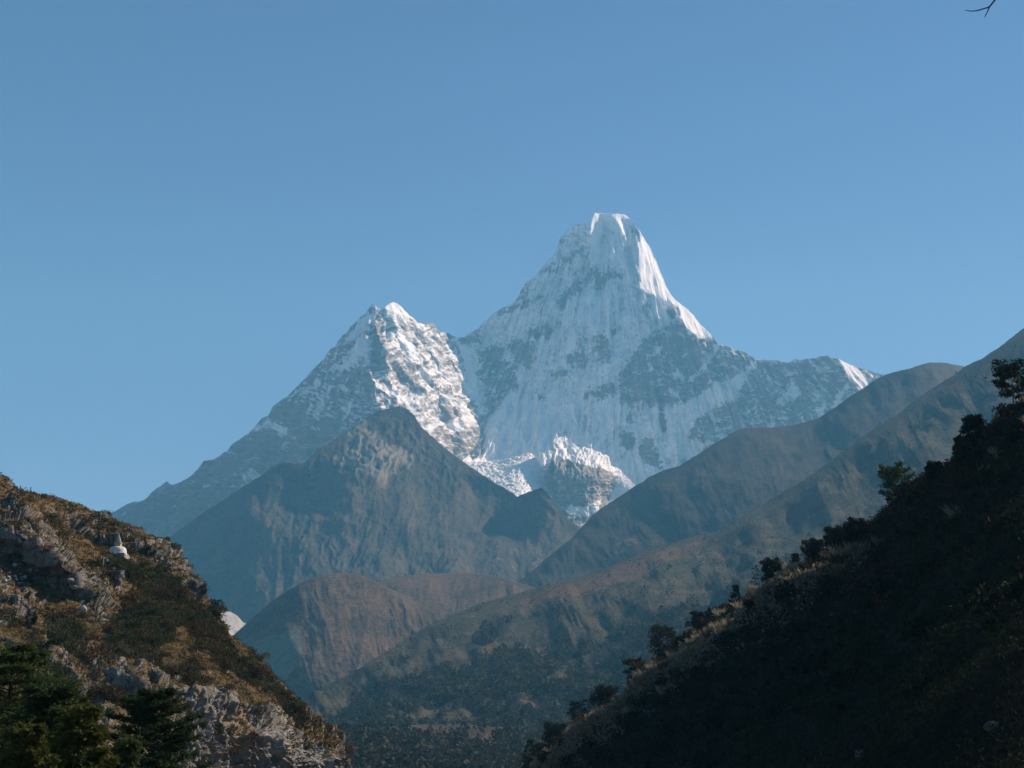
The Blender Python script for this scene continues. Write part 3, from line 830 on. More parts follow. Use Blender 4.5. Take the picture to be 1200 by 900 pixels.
forest5 = f5.at(px, py) + 0.55 * (0.62 - g1) + 0.55 * fbm(px / 24, py / 13, 0, 44, 4)
m_r5 = slope_mat('long_ridge_heath', (0.072, 0.060, 0.034), (0.026, 0.034, 0.017), (0.150, 0.082, 0.045), 0.007, 5)
o = L_r5.build('near_ridge_hill', m_r5, {'a_pale': p5.at(px, py) + 0.3 * (g2 - 0.6), 'a_forest': forest5, 'a_rib': rib})
tag(o, 'long dark ridge falling from the upper right, rust brown along its crest, forest lower down', 'hill', kind='structure')

# --- terrace above the gorge, closest part of the valley floor
SKY_T = [(330, 868), (380, 858), (420, 855), (455, 852), (471, 850), (497, 848.5), (520, 849), (543, 849), (578, 851), (606, 852.5), (630, 858), (700, 875)]
d_t = tps([(330, 868, 1650), (471, 850, 1750), (543, 849, 1800), (606, 852, 1800), (700, 875, 1750), (470, 856, 1560), (545, 857, 1560), (475, 868, 1530), (545, 866, 1530), (590, 862, 1600), (560, 880, 1350), (480, 885, 1300), (400, 880, 1350), (600, 900, 1250), (500, 920, 1050), (400, 920, 1050), (660, 920, 1200), (340, 920, 1200)])
L_t = Layer(335, 690, 330, SKY_T, 935.0, 120, d_t, jag=0.6, jag_s=6, seed=9, back=300, nb=5, back_drop=0.15, skirt=60)
px, py = L_t.px, L_t.py
g2 = ridged(px / 9, py / 8, 0, 48, 5)
L_t.displace((g2 - 0.6) * 6 * sstep(0, 0.15, 1 - L_t.v))
ft = Canvas(330, 840, 700, 940, fill=-0.3)
ft.poly([(380, 858), (470, 862), (560, 872), (590, 892), (600, 940), (330, 940), (340, 868)], 0.6, wob=5)
ft.poly([(576, 868), (590, 860), (640, 862), (660, 900), (600, 940), (588, 892)], 0.8, wob=2)
ft.blur(3)
forest_t = ft.at(px, py)
pt = Canvas(330, 840, 700, 940, fill=-0.3); pt.poly([(540, 850), (600, 852), (570, 864), (552, 860)], 0.25, wob=2); pt.poly([(480, 870), (560, 868), (580, 890), (520, 900)], 0.25, wob=4); pt.blur(2)
m_t = slope_mat('terrace_heath', (0.065, 0.046, 0.032), (0.035, 0.033, 0.022), (0.125, 0.085, 0.055), 0.018, 2)
o = L_t.build('terrace_hill', m_t, {'a_pale': pt.at(px, py), 'a_forest': forest_t, 'a_rib': g2 * 0})
tag(o, 'small flat topped brown terrace above the wooded gorge', 'hill', kind='structure')

# --- pale landslide in the valley left of the brown hill
L_ls = Layer(225, 330, 80, [(225, 700), (245, 706), (258, 713), (262, 716), (270, 717), (278, 722), (285, 729), (300, 735), (330, 745)], 790.0, 60,
             tps([(225, 700, 4500), (262, 716, 4500), (300, 735, 4500), (330, 745, 4500), (225, 790, 4150), (270, 750, 4300), (330, 790, 4100)]), jag=1.0, jag_s=4, seed=12, back=250, nb=4)
L_ls.displace((ridged(L_ls.px / 6, L_ls.py / 16, 0, 58, 4) - 0.6) * 4)
m, nt, b = new_mat('pale_landslide', 0.9, 0.1)
nt.links.new(n_ramp(nt, n_noise(nt, 0.03, 6, 0.65), [(0.3, (0.24, 0.235, 0.22)), (0.7, (0.46, 0.45, 0.42))]), b.inputs['Base Color'])
o = L_ls.build('landslide_slope', m, {})
tag(o, 'pale grey white landslide scar showing between the rocky cliff and the brown hill', 'slope', kind='structure')

#@@GROUND
# ------------------------------------------------------------------ ground sheet and haze
rr = np.concatenate([np.linspace(0, 60, 16), np.geomspace(75, 12000, 40)])
tt = np.linspace(0, 2 * np.pi, 97)
RR, TT = np.meshgrid(rr, tt, indexing='ij')
gxx, gyy = RR * np.sin(TT), RR * np.cos(TT)
gz = -1.75 - 0.13 * np.minimum(RR, 700) - 40 * sstep(500, 2500, RR) + np.where(gyy < 0, 0.25 * np.minimum(-gyy, 500) * sstep(1, 30, RR), 0) + np.minimum(RR, 40) * 0.012 * fbm(gxx / 7, gyy / 7, 0, 5, 4)
m_g, nt, b = new_mat('dry_hillside_ground', 0.95, 0.1)
c = n_ramp(nt, n_noise(nt, 0.35, 8, 0.65), [(0.3, (0.045, 0.04, 0.025)), (0.5, (0.10, 0.075, 0.045)), (0.75, (0.20, 0.15, 0.09))])
nt.links.new(c, b.inputs['Base Color'])
n_bump(nt, b, n_noise(nt, 1.4, 8, 0.7), 0.6, 0.3)
me = mesh_np('ground', np.stack([gxx, gyy, gz], -1).reshape(-1, 3), grid_faces(len(rr), len(tt)))
tag(obj('ground', me, m_g), 'dry brown valley ground falling away below the viewpoint', 'ground', kind='structure')

hx, y0, y1, z0, z1 = 12100.0, -12100.0, 12100.0, -320.0, 3700.0
hv = [(sx * hx, y, z) for z in (z0, z1) for y in (y0, y1) for sx in (-1, 1)]
hf = [(0, 2, 3, 1), (4, 5, 7, 6), (0, 1, 5, 4), (2, 6, 7, 3), (0, 4, 6, 2), (1, 3, 7, 5)]
me = bpy.data.meshes.new('haze'); me.from_pydata(hv, [], hf)
m_h = bpy.data.materials.new('valley_haze'); m_h.use_nodes = True
nt = m_h.node_tree
for n in list(nt.nodes):
    if n.type != 'OUTPUT_MATERIAL':
        nt.nodes.remove(n)
pv = nt.nodes.new('ShaderNodeVolumePrincipled')
pv.inputs['Color'].default_value = HAZE_COLOR
pv.inputs['Density'].default_value = HAZE_DENSITY
pv.inputs['Absorption Color'].default_value = (1, 1, 1, 1)
pv.inputs['Anisotropy'].default_value = 0.0
nt.links.new(pv.outputs[0], [n for n in nt.nodes if n.type == 'OUTPUT_MATERIAL'][0].inputs['Volume'])
tag(obj('haze', me, m_h), 'thin blue mountain haze filling the whole valley', 'haze', kind='stuff')
#@@NEAR
# ------------------------------------------------------------------ cliff hill on the left
Z6 = Z(0, 540, 4.615)
Z7 = Z(0, 700, 2.857)
Z8 = Z(200, 780, 6.0)
Z9 = Z(0, 750, 5.0)
SKY_L = [(-60, 528), (-20, 545), (0, 556), (5, 557), (11, 560), (15, 565), (19.5, 571), (27, 573.5), (35, 576), (50, 580), (60, 582), (71.5, 584.5), (83, 589), (93, 592), (106, 598.5), (115, 602), (123.5, 605), (131, 609),
         (139, 612), (147, 614), (154, 617), (162, 619), (171, 623), (180, 627), (188.5, 632), (197, 636), (204, 641), (209, 645), (212, 649), (218, 656), (223, 664), (227, 672), (230, 681), (235, 689), (240, 697), (246, 704), (251, 712), (256, 719), (260, 727),
         (265, 735), (270, 743), (283, 753), (297, 762), (310, 778), (322, 794), (336, 808), (350, 822), (361, 831), (371, 839), (385, 847), (398, 855), (402, 868), (404, 880), (407, 895), (410, 912), (416, 930)]
d_l = tps([(-60, 528, 330), (0, 556, 325), (20, 571, 335), (50, 580, 362), (100, 596, 368), (140, 612, 366), (190, 632, 352), (212, 649, 345), (230, 681, 336), (260, 727, 322), (297, 762, 312), (350, 822, 300), (398, 855, 298), (407, 900, 297), (416, 930, 297),
           (0, 600, 286), (30, 605, 288), (60, 630, 291), (90, 645, 294), (110, 665, 293), (125, 690, 287), (140, 715, 281), (-50, 620, 270), (40, 600, 305), (70, 605, 345), (100, 622, 349), (130, 630, 347), (110, 640, 332), (138, 650, 320), (170, 650, 328), (160, 690, 305), (200, 690, 322), (230, 730, 305), (200, 730, 290),
           (20, 650, 276), (60, 680, 277), (90, 710, 273), (20, 700, 264), (60, 730, 255), (110, 745, 258), (160, 750, 266), (250, 770, 277), (300, 800, 276), (350, 850, 282), (20, 760, 236), (70, 780, 232), (130, 790, 236), (190, 790, 248), (240, 800, 254), (270, 830, 254), (320, 850, 265),
           (220, 840, 238), (260, 890, 247), (320, 900, 264), (380, 900, 286), (160, 840, 226), (100, 850, 214), (30, 850, 205), (-50, 850, 195), (-50, 740, 230), (100, 930, 195), (200, 930, 225), (300, 940, 256), (390, 940, 286), (0, 950, 180)])
LL = Canvas(-60, 520, 420, 950, k=1.5)
LIT_L = (
    Z6((60, 120), (130, 170), (230, 280), (400, 400), (470, 450), (560, 560), (650, 720), (690, 830), (640, 840), (560, 700), (470, 560), (380, 480), (280, 400), (170, 300), (90, 220)),
    Z6((690, 350), (830, 400), (930, 440), (1000, 520), (1050, 620), (1100, 720), (1200, 860), (1150, 900), (1050, 760), (960, 600), (860, 500), (840, 420)),
    Z6((220, 190), (420, 240), (600, 310), (760, 370), (700, 390), (560, 340), (400, 310), (240, 230)),
    Z6((700, 460), (780, 450), (820, 490), (760, 500)), Z6((640, 640), (720, 650), (780, 710), (760, 730), (650, 690)), Z6((560, 570), (640, 590), (640, 660), (590, 660)),
    Z6((0, 720), (120, 730), (200, 800), (160, 830), (0, 780)), Z6((30, 600), (140, 560), (160, 640), (40, 660)), Z6((430, 780), (480, 800), (490, 830), (440, 820)),
    Z8((340, 390), (400, 355), (400, 480), (350, 520)), Z8((440, 440), (470, 290), (530, 390), (550, 480), (540, 610), (480, 560)), Z8((600, 400), (700, 400), (880, 520), (830, 600), (760, 560), (640, 480)),
    Z8((690, 340), (740, 300), (745, 380)), Z8((980, 570), (1050, 600), (1040, 650), (990, 640)), Z8((0, 200), (60, 230), (60, 290), (0, 240)),
    Z7((160, 220), (240, 240), (330, 300), (320, 330), (240, 300), (180, 270)), Z7((580, 90), (720, 130), (840, 230), (900, 300), (860, 310), (740, 220), (620, 130)), Z7((740, 290), (860, 310), (920, 350), (780, 350)),
    Z7((990, 440), (1090, 460), (1150, 500), (1080, 500)), Z7((60, 120), (150, 110), (180, 190), (120, 190)), Z7((330, 340), (400, 350), (480, 370), (460, 385), (360, 380)))
for q in LIT_L:
    LL.poly(q, 1.0, wob=2.0)
for q in (Z6((100, 150), (250, 240), (400, 330), (560, 350), (640, 390), (620, 450), (570, 480), (470, 450), (430, 430), (330, 390), (210, 270)), Z6((0, 350), (100, 330), (230, 450), (330, 570), (400, 600), (420, 690), (300, 740), (200, 700), (100, 550), (0, 500)),
          Z6((700, 400), (800, 400), (850, 450), (870, 540), (820, 520), (760, 450)), Z8((540, 400), (580, 420), (600, 720), (530, 720)), Z8((290, 290), (370, 250), (390, 350), (300, 420), (275, 390)), Z8((480, 230), (640, 280), (660, 340), (580, 400), (500, 330)), Z9((560, 150), (700, 170), (820, 300), (760, 350), (640, 260), (570, 220)),
          Z6((500, 790), (560, 780), (570, 890), (480, 880))):
    LL.poly(q, -1.0, wob=2.0)
LL.blur(1.3)
r_l = Canvas(-60, 520, 420, 950, k=1.5)
M = 0.19 / 1.5
gx = (np.clip(LL.a, 0, 1) * 1.7 + np.clip(LL.a, -1, 0) * 1.0) * M
gyy_ = np.clip(LL.a, -1, 0) * -1.1 * M - np.clip(LL.a, 0, 1) * 0.5 * M
r_l.a = poisson(gx - gx.mean(), gyy_ - gyy_.mean(), 0.00035)
L_l = Layer(-55, 414, 900, SKY_L, [(-60, 945), (414, 945)], 600, lambda px, py: d_l(px, py) + r_l.at(px, py), jag=1.2, jag_s=5, seed=15, back=140, nb=6, back_drop=0.55, skirt=40, vpow=1.0)
px, py = L_l.px, L_l.py
P = L_l.front
x, y, z = P[..., 0], P[..., 1], P[..., 2]
qx = x + 0.9 * z; qz = z - 0.35 * x
f1, f2, cv = cells(qx / 9.0 + 0.4 * fbm(x / 9, y / 9, z / 9, 3, 3), y / 12.0, qz / 6.5, 5)
h1, h2, dv = cells(qx / 2.4 + 0.4 * fbm(x / 4, y / 4, z / 4, 4, 3), y / 3.0, qz / 1.6, 6)
cliff = Canvas(-60, 520, 420, 950, k=1.0, fill=0.25)
for q, v in ((Z8((0, 180), (120, 230), (330, 220), (480, 290), (680, 300), (860, 420), (1010, 540), (1180, 640), (1260, 720), (1260, 1000), (0, 1000), (150, 500)), 1.0), (Z6((820, 400), (1000, 500), (1110, 720), (1200, 880), (1120, 860), (1000, 640), (870, 540)), 0.9),
             (Z6((300, 250), (560, 300), (800, 400), (870, 540), (700, 470), (560, 480), (400, 420)), 0.75), (Z6((0, 200), (90, 180), (230, 330), (380, 460), (560, 700), (640, 860), (500, 880), (380, 700), (120, 620), (0, 560)), 0.75),
             (Z9((480, 60), (900, 170), (1100, 280), (1000, 350), (560, 250)), 0.8), (Z6((560, 570), (680, 590), (640, 680), (590, 670)), 0.9), (Z6((0, 700), (150, 720), (280, 860), (0, 860)), 0.7), (Z9((180, 30), (320, 20), (420, 230), (560, 300), (640, 520), (480, 350), (280, 240)), 0.8)):
    cliff.poly(q, v, wob=4)
cliff.blur(3)
ck = cliff.at(px, py)
vert = ridged(px / 15 + 0.3 * fbm(px / 20, py / 20, 0, 78, 3), py / 85, 0, 77, 5)
lowc = sstep(815, 850, py) * sstep(190, 215, px)
off = (cv - 0.5) * 4.6 * ck * (1 - 0.85 * lowc) + np.minimum(f2 - f1, 0.22) * 1.5 * ck * (1 - 0.7 * lowc) + (dv - 0.5) * 1.6 * ck * (1 - 0.6 * lowc) + np.minimum(h2 - h1, 0.3) * 0.9 * ck * (1 - 0.6 * lowc) + 2.4 * fbm(x / 16, y / 16, z / 16, 8, 4) + 1.3 * ck * (ridged(qx / 5.0, y / 7.0, qz / 2.2, 79, 4) - 0.6) + (vert - 0.6) * 4.2 * lowc + 0.35 * fbm(x / 1.6, y / 1.6, z / 1.6, 9, 3)
L_l.displace(off * (0.3 + 0.7 * sstep(0, 0.03, 1 - L_l.v)))
nn = grid_normals(L_l.front); up = nn[..., 2] * np.sign(nn[..., 2].mean())
gr = Canvas(-60, 520, 420, 950, k=1.0, fill=0.42)
for q, v in ((LIT_L[0], 0.8), (Z7((580, 90), (720, 130), (840, 230), (900, 300), (860, 310), (740, 220), (620, 130)), 0.85), (Z7((730, 280), (880, 300), (930, 355), (770, 360)), 0.9), (Z7((980, 430), (1100, 450), (1150, 500), (1080, 505)), 0.85), (Z6((640, 640), (720, 650), (780, 710), (760, 730), (650, 690)), 0.9),
             (Z6((220, 190), (420, 240), (600, 310), (760, 370), (700, 390), (560, 340), (400, 310), (240, 230)), 0.55), (Z8((240, 600), (420, 620), (400, 680), (280, 660)), 0.8), (Z8((560, 400), (880, 520), (1200, 720), (560, 720)), -0.3), (Z8((0, 180), (330, 220), (400, 400), (540, 610), (400, 560), (170, 470)), 0.0)):
    gr.poly(q, v, wob=3)
gr.blur(2)
grass = gr.at(px, py) + 1.1 * (up - 0.45) + 0.55 * fbm(x / 6, y / 6, z / 6, 12, 4) - 0.35 * (ck - 0.5)
shr = Canvas(-60, 520, 420, 950, k=1.0, fill=0.05)
for q, v in ((Z6((590, 500), (720, 560), (900, 560), (1000, 680), (1100, 800), (1190, 900), (700, 900), (640, 760), (780, 720), (640, 640)), 1.0), (Z7((380, 40), (560, 30), (700, 60), (800, 190), (720, 150), (600, 110), (520, 190), (640, 280), (720, 290), (660, 320), (500, 250), (330, 180), (350, 110)), 0.9), (Z7((620, 120), (760, 180), (900, 270), (960, 330), (1050, 420), (1000, 440), (930, 370), (860, 300), (740, 250)), 0.9),
             (Z7((130, 60), (250, 60), (300, 140), (280, 230), (200, 190)), 0.9), (Z7((0, 40), (130, 50), (120, 100), (0, 90)), 0.8), (Z7((280, 250), (420, 380), (330, 420), (250, 340)), 0.6), (Z7((180, 200), (320, 360), (300, 430), (0, 330)), 0.4)):
    shr.poly(q, v, wob=3)
shr.blur(2)
sh_w = shr.at(px, py)
tan_ = Canvas(-60, 520, 420, 950, k=1.0)
for q, v in ((Z8((330, 380), (400, 350), (470, 290), (540, 400), (550, 620), (440, 620), (400, 480), (340, 520)), 0.9), (Z8((110, 230), (150, 220), (160, 320), (120, 320)), 0.8), (Z8((780, 520), (880, 510), (880, 620), (800, 620)), 0.5)):
    tan_.poly(q, v, wob=2)
tan_.blur(1.2)

m_l, nt, b = new_mat('cliff_rock_and_grass', 0.92, 0.12)
n1 = n_noise(nt, 0.12, 8, 0.65)
n2 = n_noise(nt, 0.8, 7, 0.7)
n3 = n_noise(nt, 3.2, 4, 0.7)
nsx = n_noise(nt, 0.5, 6, 0.65, stretch=(1.0, 1.0, 0.22))
rock = n_ramp(nt, nsx, [(0.30, (0.05, 0.047, 0.042)), (0.46, (0.165, 0.153, 0.135)), (0.68, (0.38, 0.355, 0.315))])
rock = n_mix(nt, n_ramp(nt, n2, [(0.55, 0.0), (0.68, 0.8)]), rock, (0.42, 0.39, 0.34))
rock = n_mix(nt, n_math(nt, 'MULTIPLY', n_attr(nt, 'a_pale_lit'), 0.8), rock, n_ramp(nt, nsx, [(0.3, (0.16, 0.155, 0.15)), (0.5, (0.36, 0.35, 0.33)), (0.7, (0.50, 0.485, 0.46))]))  # grey white cliff rock, lightened further for the light falling on it
rock = n_mix(nt, n_math(nt, 'MULTIPLY', n_attr(nt, 'a_tan'), 0.75), rock, (0.38, 0.27, 0.15))
grs = n_ramp(nt, n_math(nt, 'ADD', n_math(nt, 'MULTIPLY', n1, 0.5), n_math(nt, 'MULTIPLY', n2, 0.5)), [(0.36, (0.026, 0.026, 0.013)), (0.46, (0.080, 0.060, 0.026)), (0.56, (0.180, 0.122, 0.050)), (0.68, (0.090, 0.055, 0.028))])
c = n_mix(nt, soft(nt, n_attr(nt, 'a_grass'), n2, 0.10), rock, grs)
c = n_mix(nt, soft(nt, n_attr(nt, 'a_shrub'), n2, 0.15), c, n_ramp(nt, n3, [(0.3, (0.012, 0.016, 0.009)), (0.7, (0.04, 0.042, 0.02))]))
nt.links.new(c, b.inputs['Base Color'])
n_bump(nt, b, n_math(nt, 'ADD', n2, n3), 0.9, 0.5)
o = L_l.build('cliff_hill', m_l, {'a_grass': grass, 'a_shrub': sh_w - 0.2, 'a_tan': tan_.at(px, py), 'a_pale_lit': lowc})
tag(o, 'rocky grassy hill on the left dropping to a grey and tan cliff', 'hill', kind='structure')

# ------------------------------------------------------------------ shaded slope on the right
SKY_R = [(570, 940), (612, 908), (630, 885), (660, 864), (683, 848), (710, 832), (725, 822), (747, 806), (765, 790), (783, 770), (800, 757), (820, 744), (847, 724), (867, 714), (887, 700), (910, 686), (933, 670), (960, 655), (985, 641), (1000, 632), (1029, 610),
         (1050, 590), (1075, 567), (1098, 548), (1115, 542), (1131, 526), (1147, 511), (1168, 494), (1181, 484), (1200, 474), (1260, 434), (1500, 262), (1800, 60)]
d_r = tps([(570, 940, 470), (660, 864, 430), (783, 770, 385), (887, 700, 345), (1000, 632, 300), (1098, 548, 262), (1200, 474, 228), (1260, 434, 222), (1500, 262, 212), (1800, 60, 205), (1500, 560, 140), (1800, 420, 130), (1500, 850, 66), (1800, 800, 52), (1500, 400, 178),
           (700, 862, 385), (820, 775, 345), (920, 712, 312), (1040, 640, 268), (1140, 560, 232), (1230, 500, 200),
           (760, 880, 300), (860, 800, 280), (960, 740, 248), (1080, 660, 208), (1200, 570, 180), (900, 880, 180), (1000, 800, 165), (1120, 720, 140), (1240, 640, 125), (1000, 900, 118), (1120, 840, 96), (1240, 760, 88), (1120, 930, 78), (1240, 900, 62), (850, 950, 190), (700, 950, 300)])
L_r = Layer(575, 1790, 760, SKY_R, [(575, 952), (1250, 952), (1790, 930)], 260, d_r, jag=2.0, jag_s=9, seed=25, back=160, nb=6, back_drop=0.35, skirt=30)
px, py = L_r.px, L_r.py
x, y, z = (L_r.front[..., i] for i in range(3))
L_r.displace((2.6 * fbm(x / 22, y / 22, z / 22, 14, 5) + 0.5 * fbm(x / 3, y / 3, z / 3, 15, 3) + 9.0 * np.exp(-((py - L_r.sk[None] - 46) / 22) ** 2) * sstep(1060, 940, px) * (0.7 + 0.5 * fbm(px / 50, py / 50, 0, 16, 2))) * (0.3 + 0.7 * sstep(0, 0.05, 1 - L_r.v)))
m_r, nt, b = new_mat('shade_darkened_soil', 0.95, 0.08)
nt.links.new(n_ramp(nt, n_noise(nt, 0.35, 8, 0.7), [(0.3, (0.005, 0.005, 0.004)), (0.55, (0.014, 0.011, 0.008)), (0.8, (0.036, 0.027, 0.019))]), b.inputs['Base Color'])  # soil colour lowered so the shadowed slope goes nearly black
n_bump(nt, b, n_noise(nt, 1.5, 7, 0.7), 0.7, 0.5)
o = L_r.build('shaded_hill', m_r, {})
tag(o, 'very dark shrub covered slope falling from the right edge to the gorge', 'hill', kind='structure')

#@@PLANTS
# ------------------------------------------------------------------ vegetation meshes
def blades(cen, dirs, length, width, rng, curl=0.0):
    """flat leaf blades: one quad each, from cen along dirs"""
    n = len(cen)
    length = np.broadcast_to(np.asarray(length, float), (n,))[:, None]
    width = np.broadcast_to(np.asarray(width, float), (n,))[:, None]
    d = dirs / (np.linalg.norm(dirs, axis=1, keepdims=True) + 1e-9)
    side = np.cross(d, rng.normal(size=(n, 3)))
    side /= np.linalg.norm(side, axis=1, keepdims=True) + 1e-9
    a = cen - side * width * 0.35; b_ = cen + side * width * 0.35
    mid = cen + d * length * 0.55
    e = cen + d * length; e[:, 2] -= curl * length[:, 0]
    V = np.stack([a, mid - side * width * 0.5, e, mid + side * width * 0.5], 1).reshape(-1, 3)
    return V, np.arange(n * 4).reshape(n, 4)


def lobes(n, r, h, k, leaf, rng, flat=0.8, hollow=0.5):
    """leaf blades filling k rounded lobes of a bush r wide and h tall"""
    c = rng.normal(size=(k, 3)) * [r * 0.42, r * 0.42, h * 0.18]
    c[:, 2] = np.abs(c[:, 2]) + h * rng.uniform(0.2, 0.62, k)
    s = rng.uniform(0.32, 0.6, k) * min(r, h)
    i = rng.integers(0, k, n)
    u = rng.normal(size=(n, 3)); u /= np.linalg.norm(u, axis=1, keepdims=True)
    rad = (hollow + (1 - hollow) * rng.random(n) ** 0.6)
    p = c[i] + u * (s[i] * rad)[:, None] * [1, 1, flat]
    p[:, 2] = np.maximum(p[:, 2], 0.02)
    d = u + rng.normal(size=(n, 3)) * 0.7 + [0, 0, 0.25]
    return blades(p, d, leaf * rng.uniform(0.6, 1.4, n), leaf * 0.55, rng)


def merge(parts):
    V, F, o = [], [], 0
    for v, f in parts:
        V.append(v); F.append(f + o); o += len(v)
    return np.concatenate(V), np.concatenate(F)


def tube(pts, rad, seg=7):
    """tapered tube along a polyline"""
    p = np.array(pts, float); n = len(p)
    rad = np.broadcast_to(np.asarray(rad, float), (n,))
    t = np.gradient(p, axis=0); t /= np.linalg.norm(t, axis=1, keepdims=True) + 1e-9
    ref = np.array([1.0, 0, 0]) if abs(t[0, 0]) < 0.8 else np.array([0, 1.0, 0])
    s = np.cross(t, ref); s /= np.linalg.norm(s, axis=1, keepdims=True) + 1e-9
    q = np.cross(t, s)
    a = np.arange(seg) / seg * 2 * np.pi
    V = p[:, None] + (s[:, None] * np.cos(a)[None, :, None] + q[:, None] * np.sin(a)[None, :, None]) * rad[:, None, None]
    i = np.arange(n - 1)[:, None] * seg + np.arange(seg)[None]
    j = np.arange(n - 1)[:, None] * seg + (np.arange(seg)[None] + 1) % seg
    F = np.stack([i, j, j + seg, i + seg], -1).reshape(-1, 4)
    return V.reshape(-1, 3), F


def leaf_mat(name, stops, var=0.25, rough=0.85, scale=1.2, trans=0.15):
    m, nt, b = new_mat(name, rough, 0.12)
    oi = nt.nodes.new('ShaderNodeObjectInfo')
    nz = n_noise(nt, scale, 4, 0.6)
    f = n_math(nt, 'ADD', n_math(nt, 'MULTIPLY', nz, 0.75), n_math(nt, 'MULTIPLY', oi.outputs['Random'], var))
    c = n_ramp(nt, f, stops)
    nt.links.new(c, b.inputs['Base Color'])
    tr = nt.nodes.new('ShaderNodeBsdfTranslucent')
    nt.links.new(c, tr.inputs['Color'])
    mx = nt.nodes.new('ShaderNodeMixShader'); mx.inputs[0].default_value = trans
    out = [n for n in nt.nodes if n.type == 'OUTPUT_MATERIAL'][0]
    nt.links.new(b.outputs[0], mx.inputs[1]); nt.links.new(tr.outputs[0], mx.inputs[2]); nt.links.new(mx.outputs[0], out.inputs[0])
    return m


M_GREEN = leaf_mat('juniper_leaf', [(0.30, (0.018, 0.027, 0.011)), (0.5, (0.040, 0.052, 0.020)), (0.75, (0.085, 0.090, 0.034))])
M_OLIVE = leaf_mat('olive_leaf', [(0.30, (0.035, 0.034, 0.012)), (0.5, (0.075, 0.068, 0.022)), (0.75, (0.14, 0.11, 0.035))])
M_RUST = leaf_mat('russet_leaf', [(0.30, (0.030, 0.020, 0.014)), (0.5, (0.070, 0.040, 0.024)), (0.75, (0.13, 0.075, 0.040))])
M_GOLD = leaf_mat('dry_grass_blade', [(0.30, (0.08, 0.05, 0.018)), (0.5, (0.17, 0.105, 0.036)), (0.75, (0.28, 0.19, 0.075))])
M_DRY = leaf_mat('dry_twig', [(0.30, (0.045, 0.036, 0.022)), (0.5, (0.10, 0.082, 0.050)), (0.75, (0.20, 0.17, 0.105))], trans=0.35)
M_STRAW = leaf_mat('sun_paled_brush', [(0.30, (0.12, 0.108, 0.074)), (0.5, (0.26, 0.235, 0.165)), (0.75, (0.44, 0.41, 0.31))], trans=0.4)  # dry twigs lightened in colour to help the sunlit strip show
M_DARK = leaf_mat('shade_darkened_needle', [(0.30, (0.007, 0.011, 0.006)), (0.5, (0.014, 0.020, 0.010)), (0.75, (0.032, 0.038, 0.018))])  # needles coloured below their natural tone to carry the slope's shade
M_FIR = leaf_mat('fir_needle', [(0.28, (0.020, 0.036, 0.013)), (0.5, (0.045, 0.070, 0.023)), (0.75, (0.105, 0.122, 0.038))], trans=0.28)
M_YEL = leaf_mat('yellow_green_needle', [(0.28, (0.035, 0.046, 0.012)), (0.5, (0.10, 0.108, 0.026)), (0.75, (0.21, 0.195, 0.046))], trans=0.28)
M_BARK, nt, b = new_mat('bark', 0.9, 0.1)
nt.links.new(n_ramp(nt, n_noise(nt, 3.0, 6, 0.7, stretch=(3, 3, 0.6)), [(0.3, (0.03, 0.024, 0.018)), (0.7, (0.11, 0.09, 0.07))]), b.inputs['Base Color'])
M_WOOD, nt, b = new_mat('dead_twig_bark', 0.8, 0.2)
nt.links.new(n_ramp(nt, n_noise(nt, 30.0, 4, 0.6), [(0.3, (0.03, 0.028, 0.03)), (0.7, (0.08, 0.07, 0.07))]), b.inputs['Base Color'])

# --- forests seen as one mass
def tiny_tree(rng, kind):
    n = 26
    t = rng.random(n) ** 0.8
    a = rng.random(n) * 2 * np.pi
    if kind == 0:
        r = 0.30 * (1.05 - t); zc = 0.08 + 0.85 * t
    else:
        r = 0.40 * np.sqrt(np.clip(1 - (t * 2 - 1) ** 2, 0.05, 1)); zc = 0.18 + 0.72 * t
    p = np.stack([np.cos(a) * r, np.sin(a) * r, zc], -1)
    d = np.stack([np.cos(a), np.sin(a), rng.normal(size=n) * 0.5 + 0.1], -1)
    return blades(p - d * 0.08, d, 0.34, 0.30, rng)


def forest(name, label, layer, mask, n, hmin, hmax, mat, rng, cat='forest'):
    kinds = [tiny_tree(rng, k % 2) for k in range(8)]
    p, _, _ = layer.pick(mask, n, rng)
    Vs, Fs, o = [], [], 0
    k = rng.integers(0, 8, n)
    for q in range(8):
        m = k == q
        v, f = kinds[q]
        h = rng.uniform(hmin, hmax, m.sum()) * rng.uniform(0.6, 1.0, m.sum())
        a = rng.random(m.sum()) * 2 * np.pi
        ca, sa = np.cos(a)[:, None], np.sin(a)[:, None]
        X = (v[None, :, 0] * ca - v[None, :, 1] * sa); Y = (v[None, :, 0] * sa + v[None, :, 1] * ca)
        V = np.stack([X, Y, np.broadcast_to(v[None, :, 2], X.shape)], -1) * h[:, None, None] + p[m][:, None]
        Vs.append(V.reshape(-1, 3))
        Fs.append((f[None] + (np.arange(m.sum()) * len(v))[:, None, None]).reshape(-1, 4) + o)
        o += m.sum() * len(v)
    me = mesh_np(name, np.concatenate(Vs), np.concatenate(Fs), smooth=False)
    return tag(obj(name, me, mat), label, cat, kind='stuff')


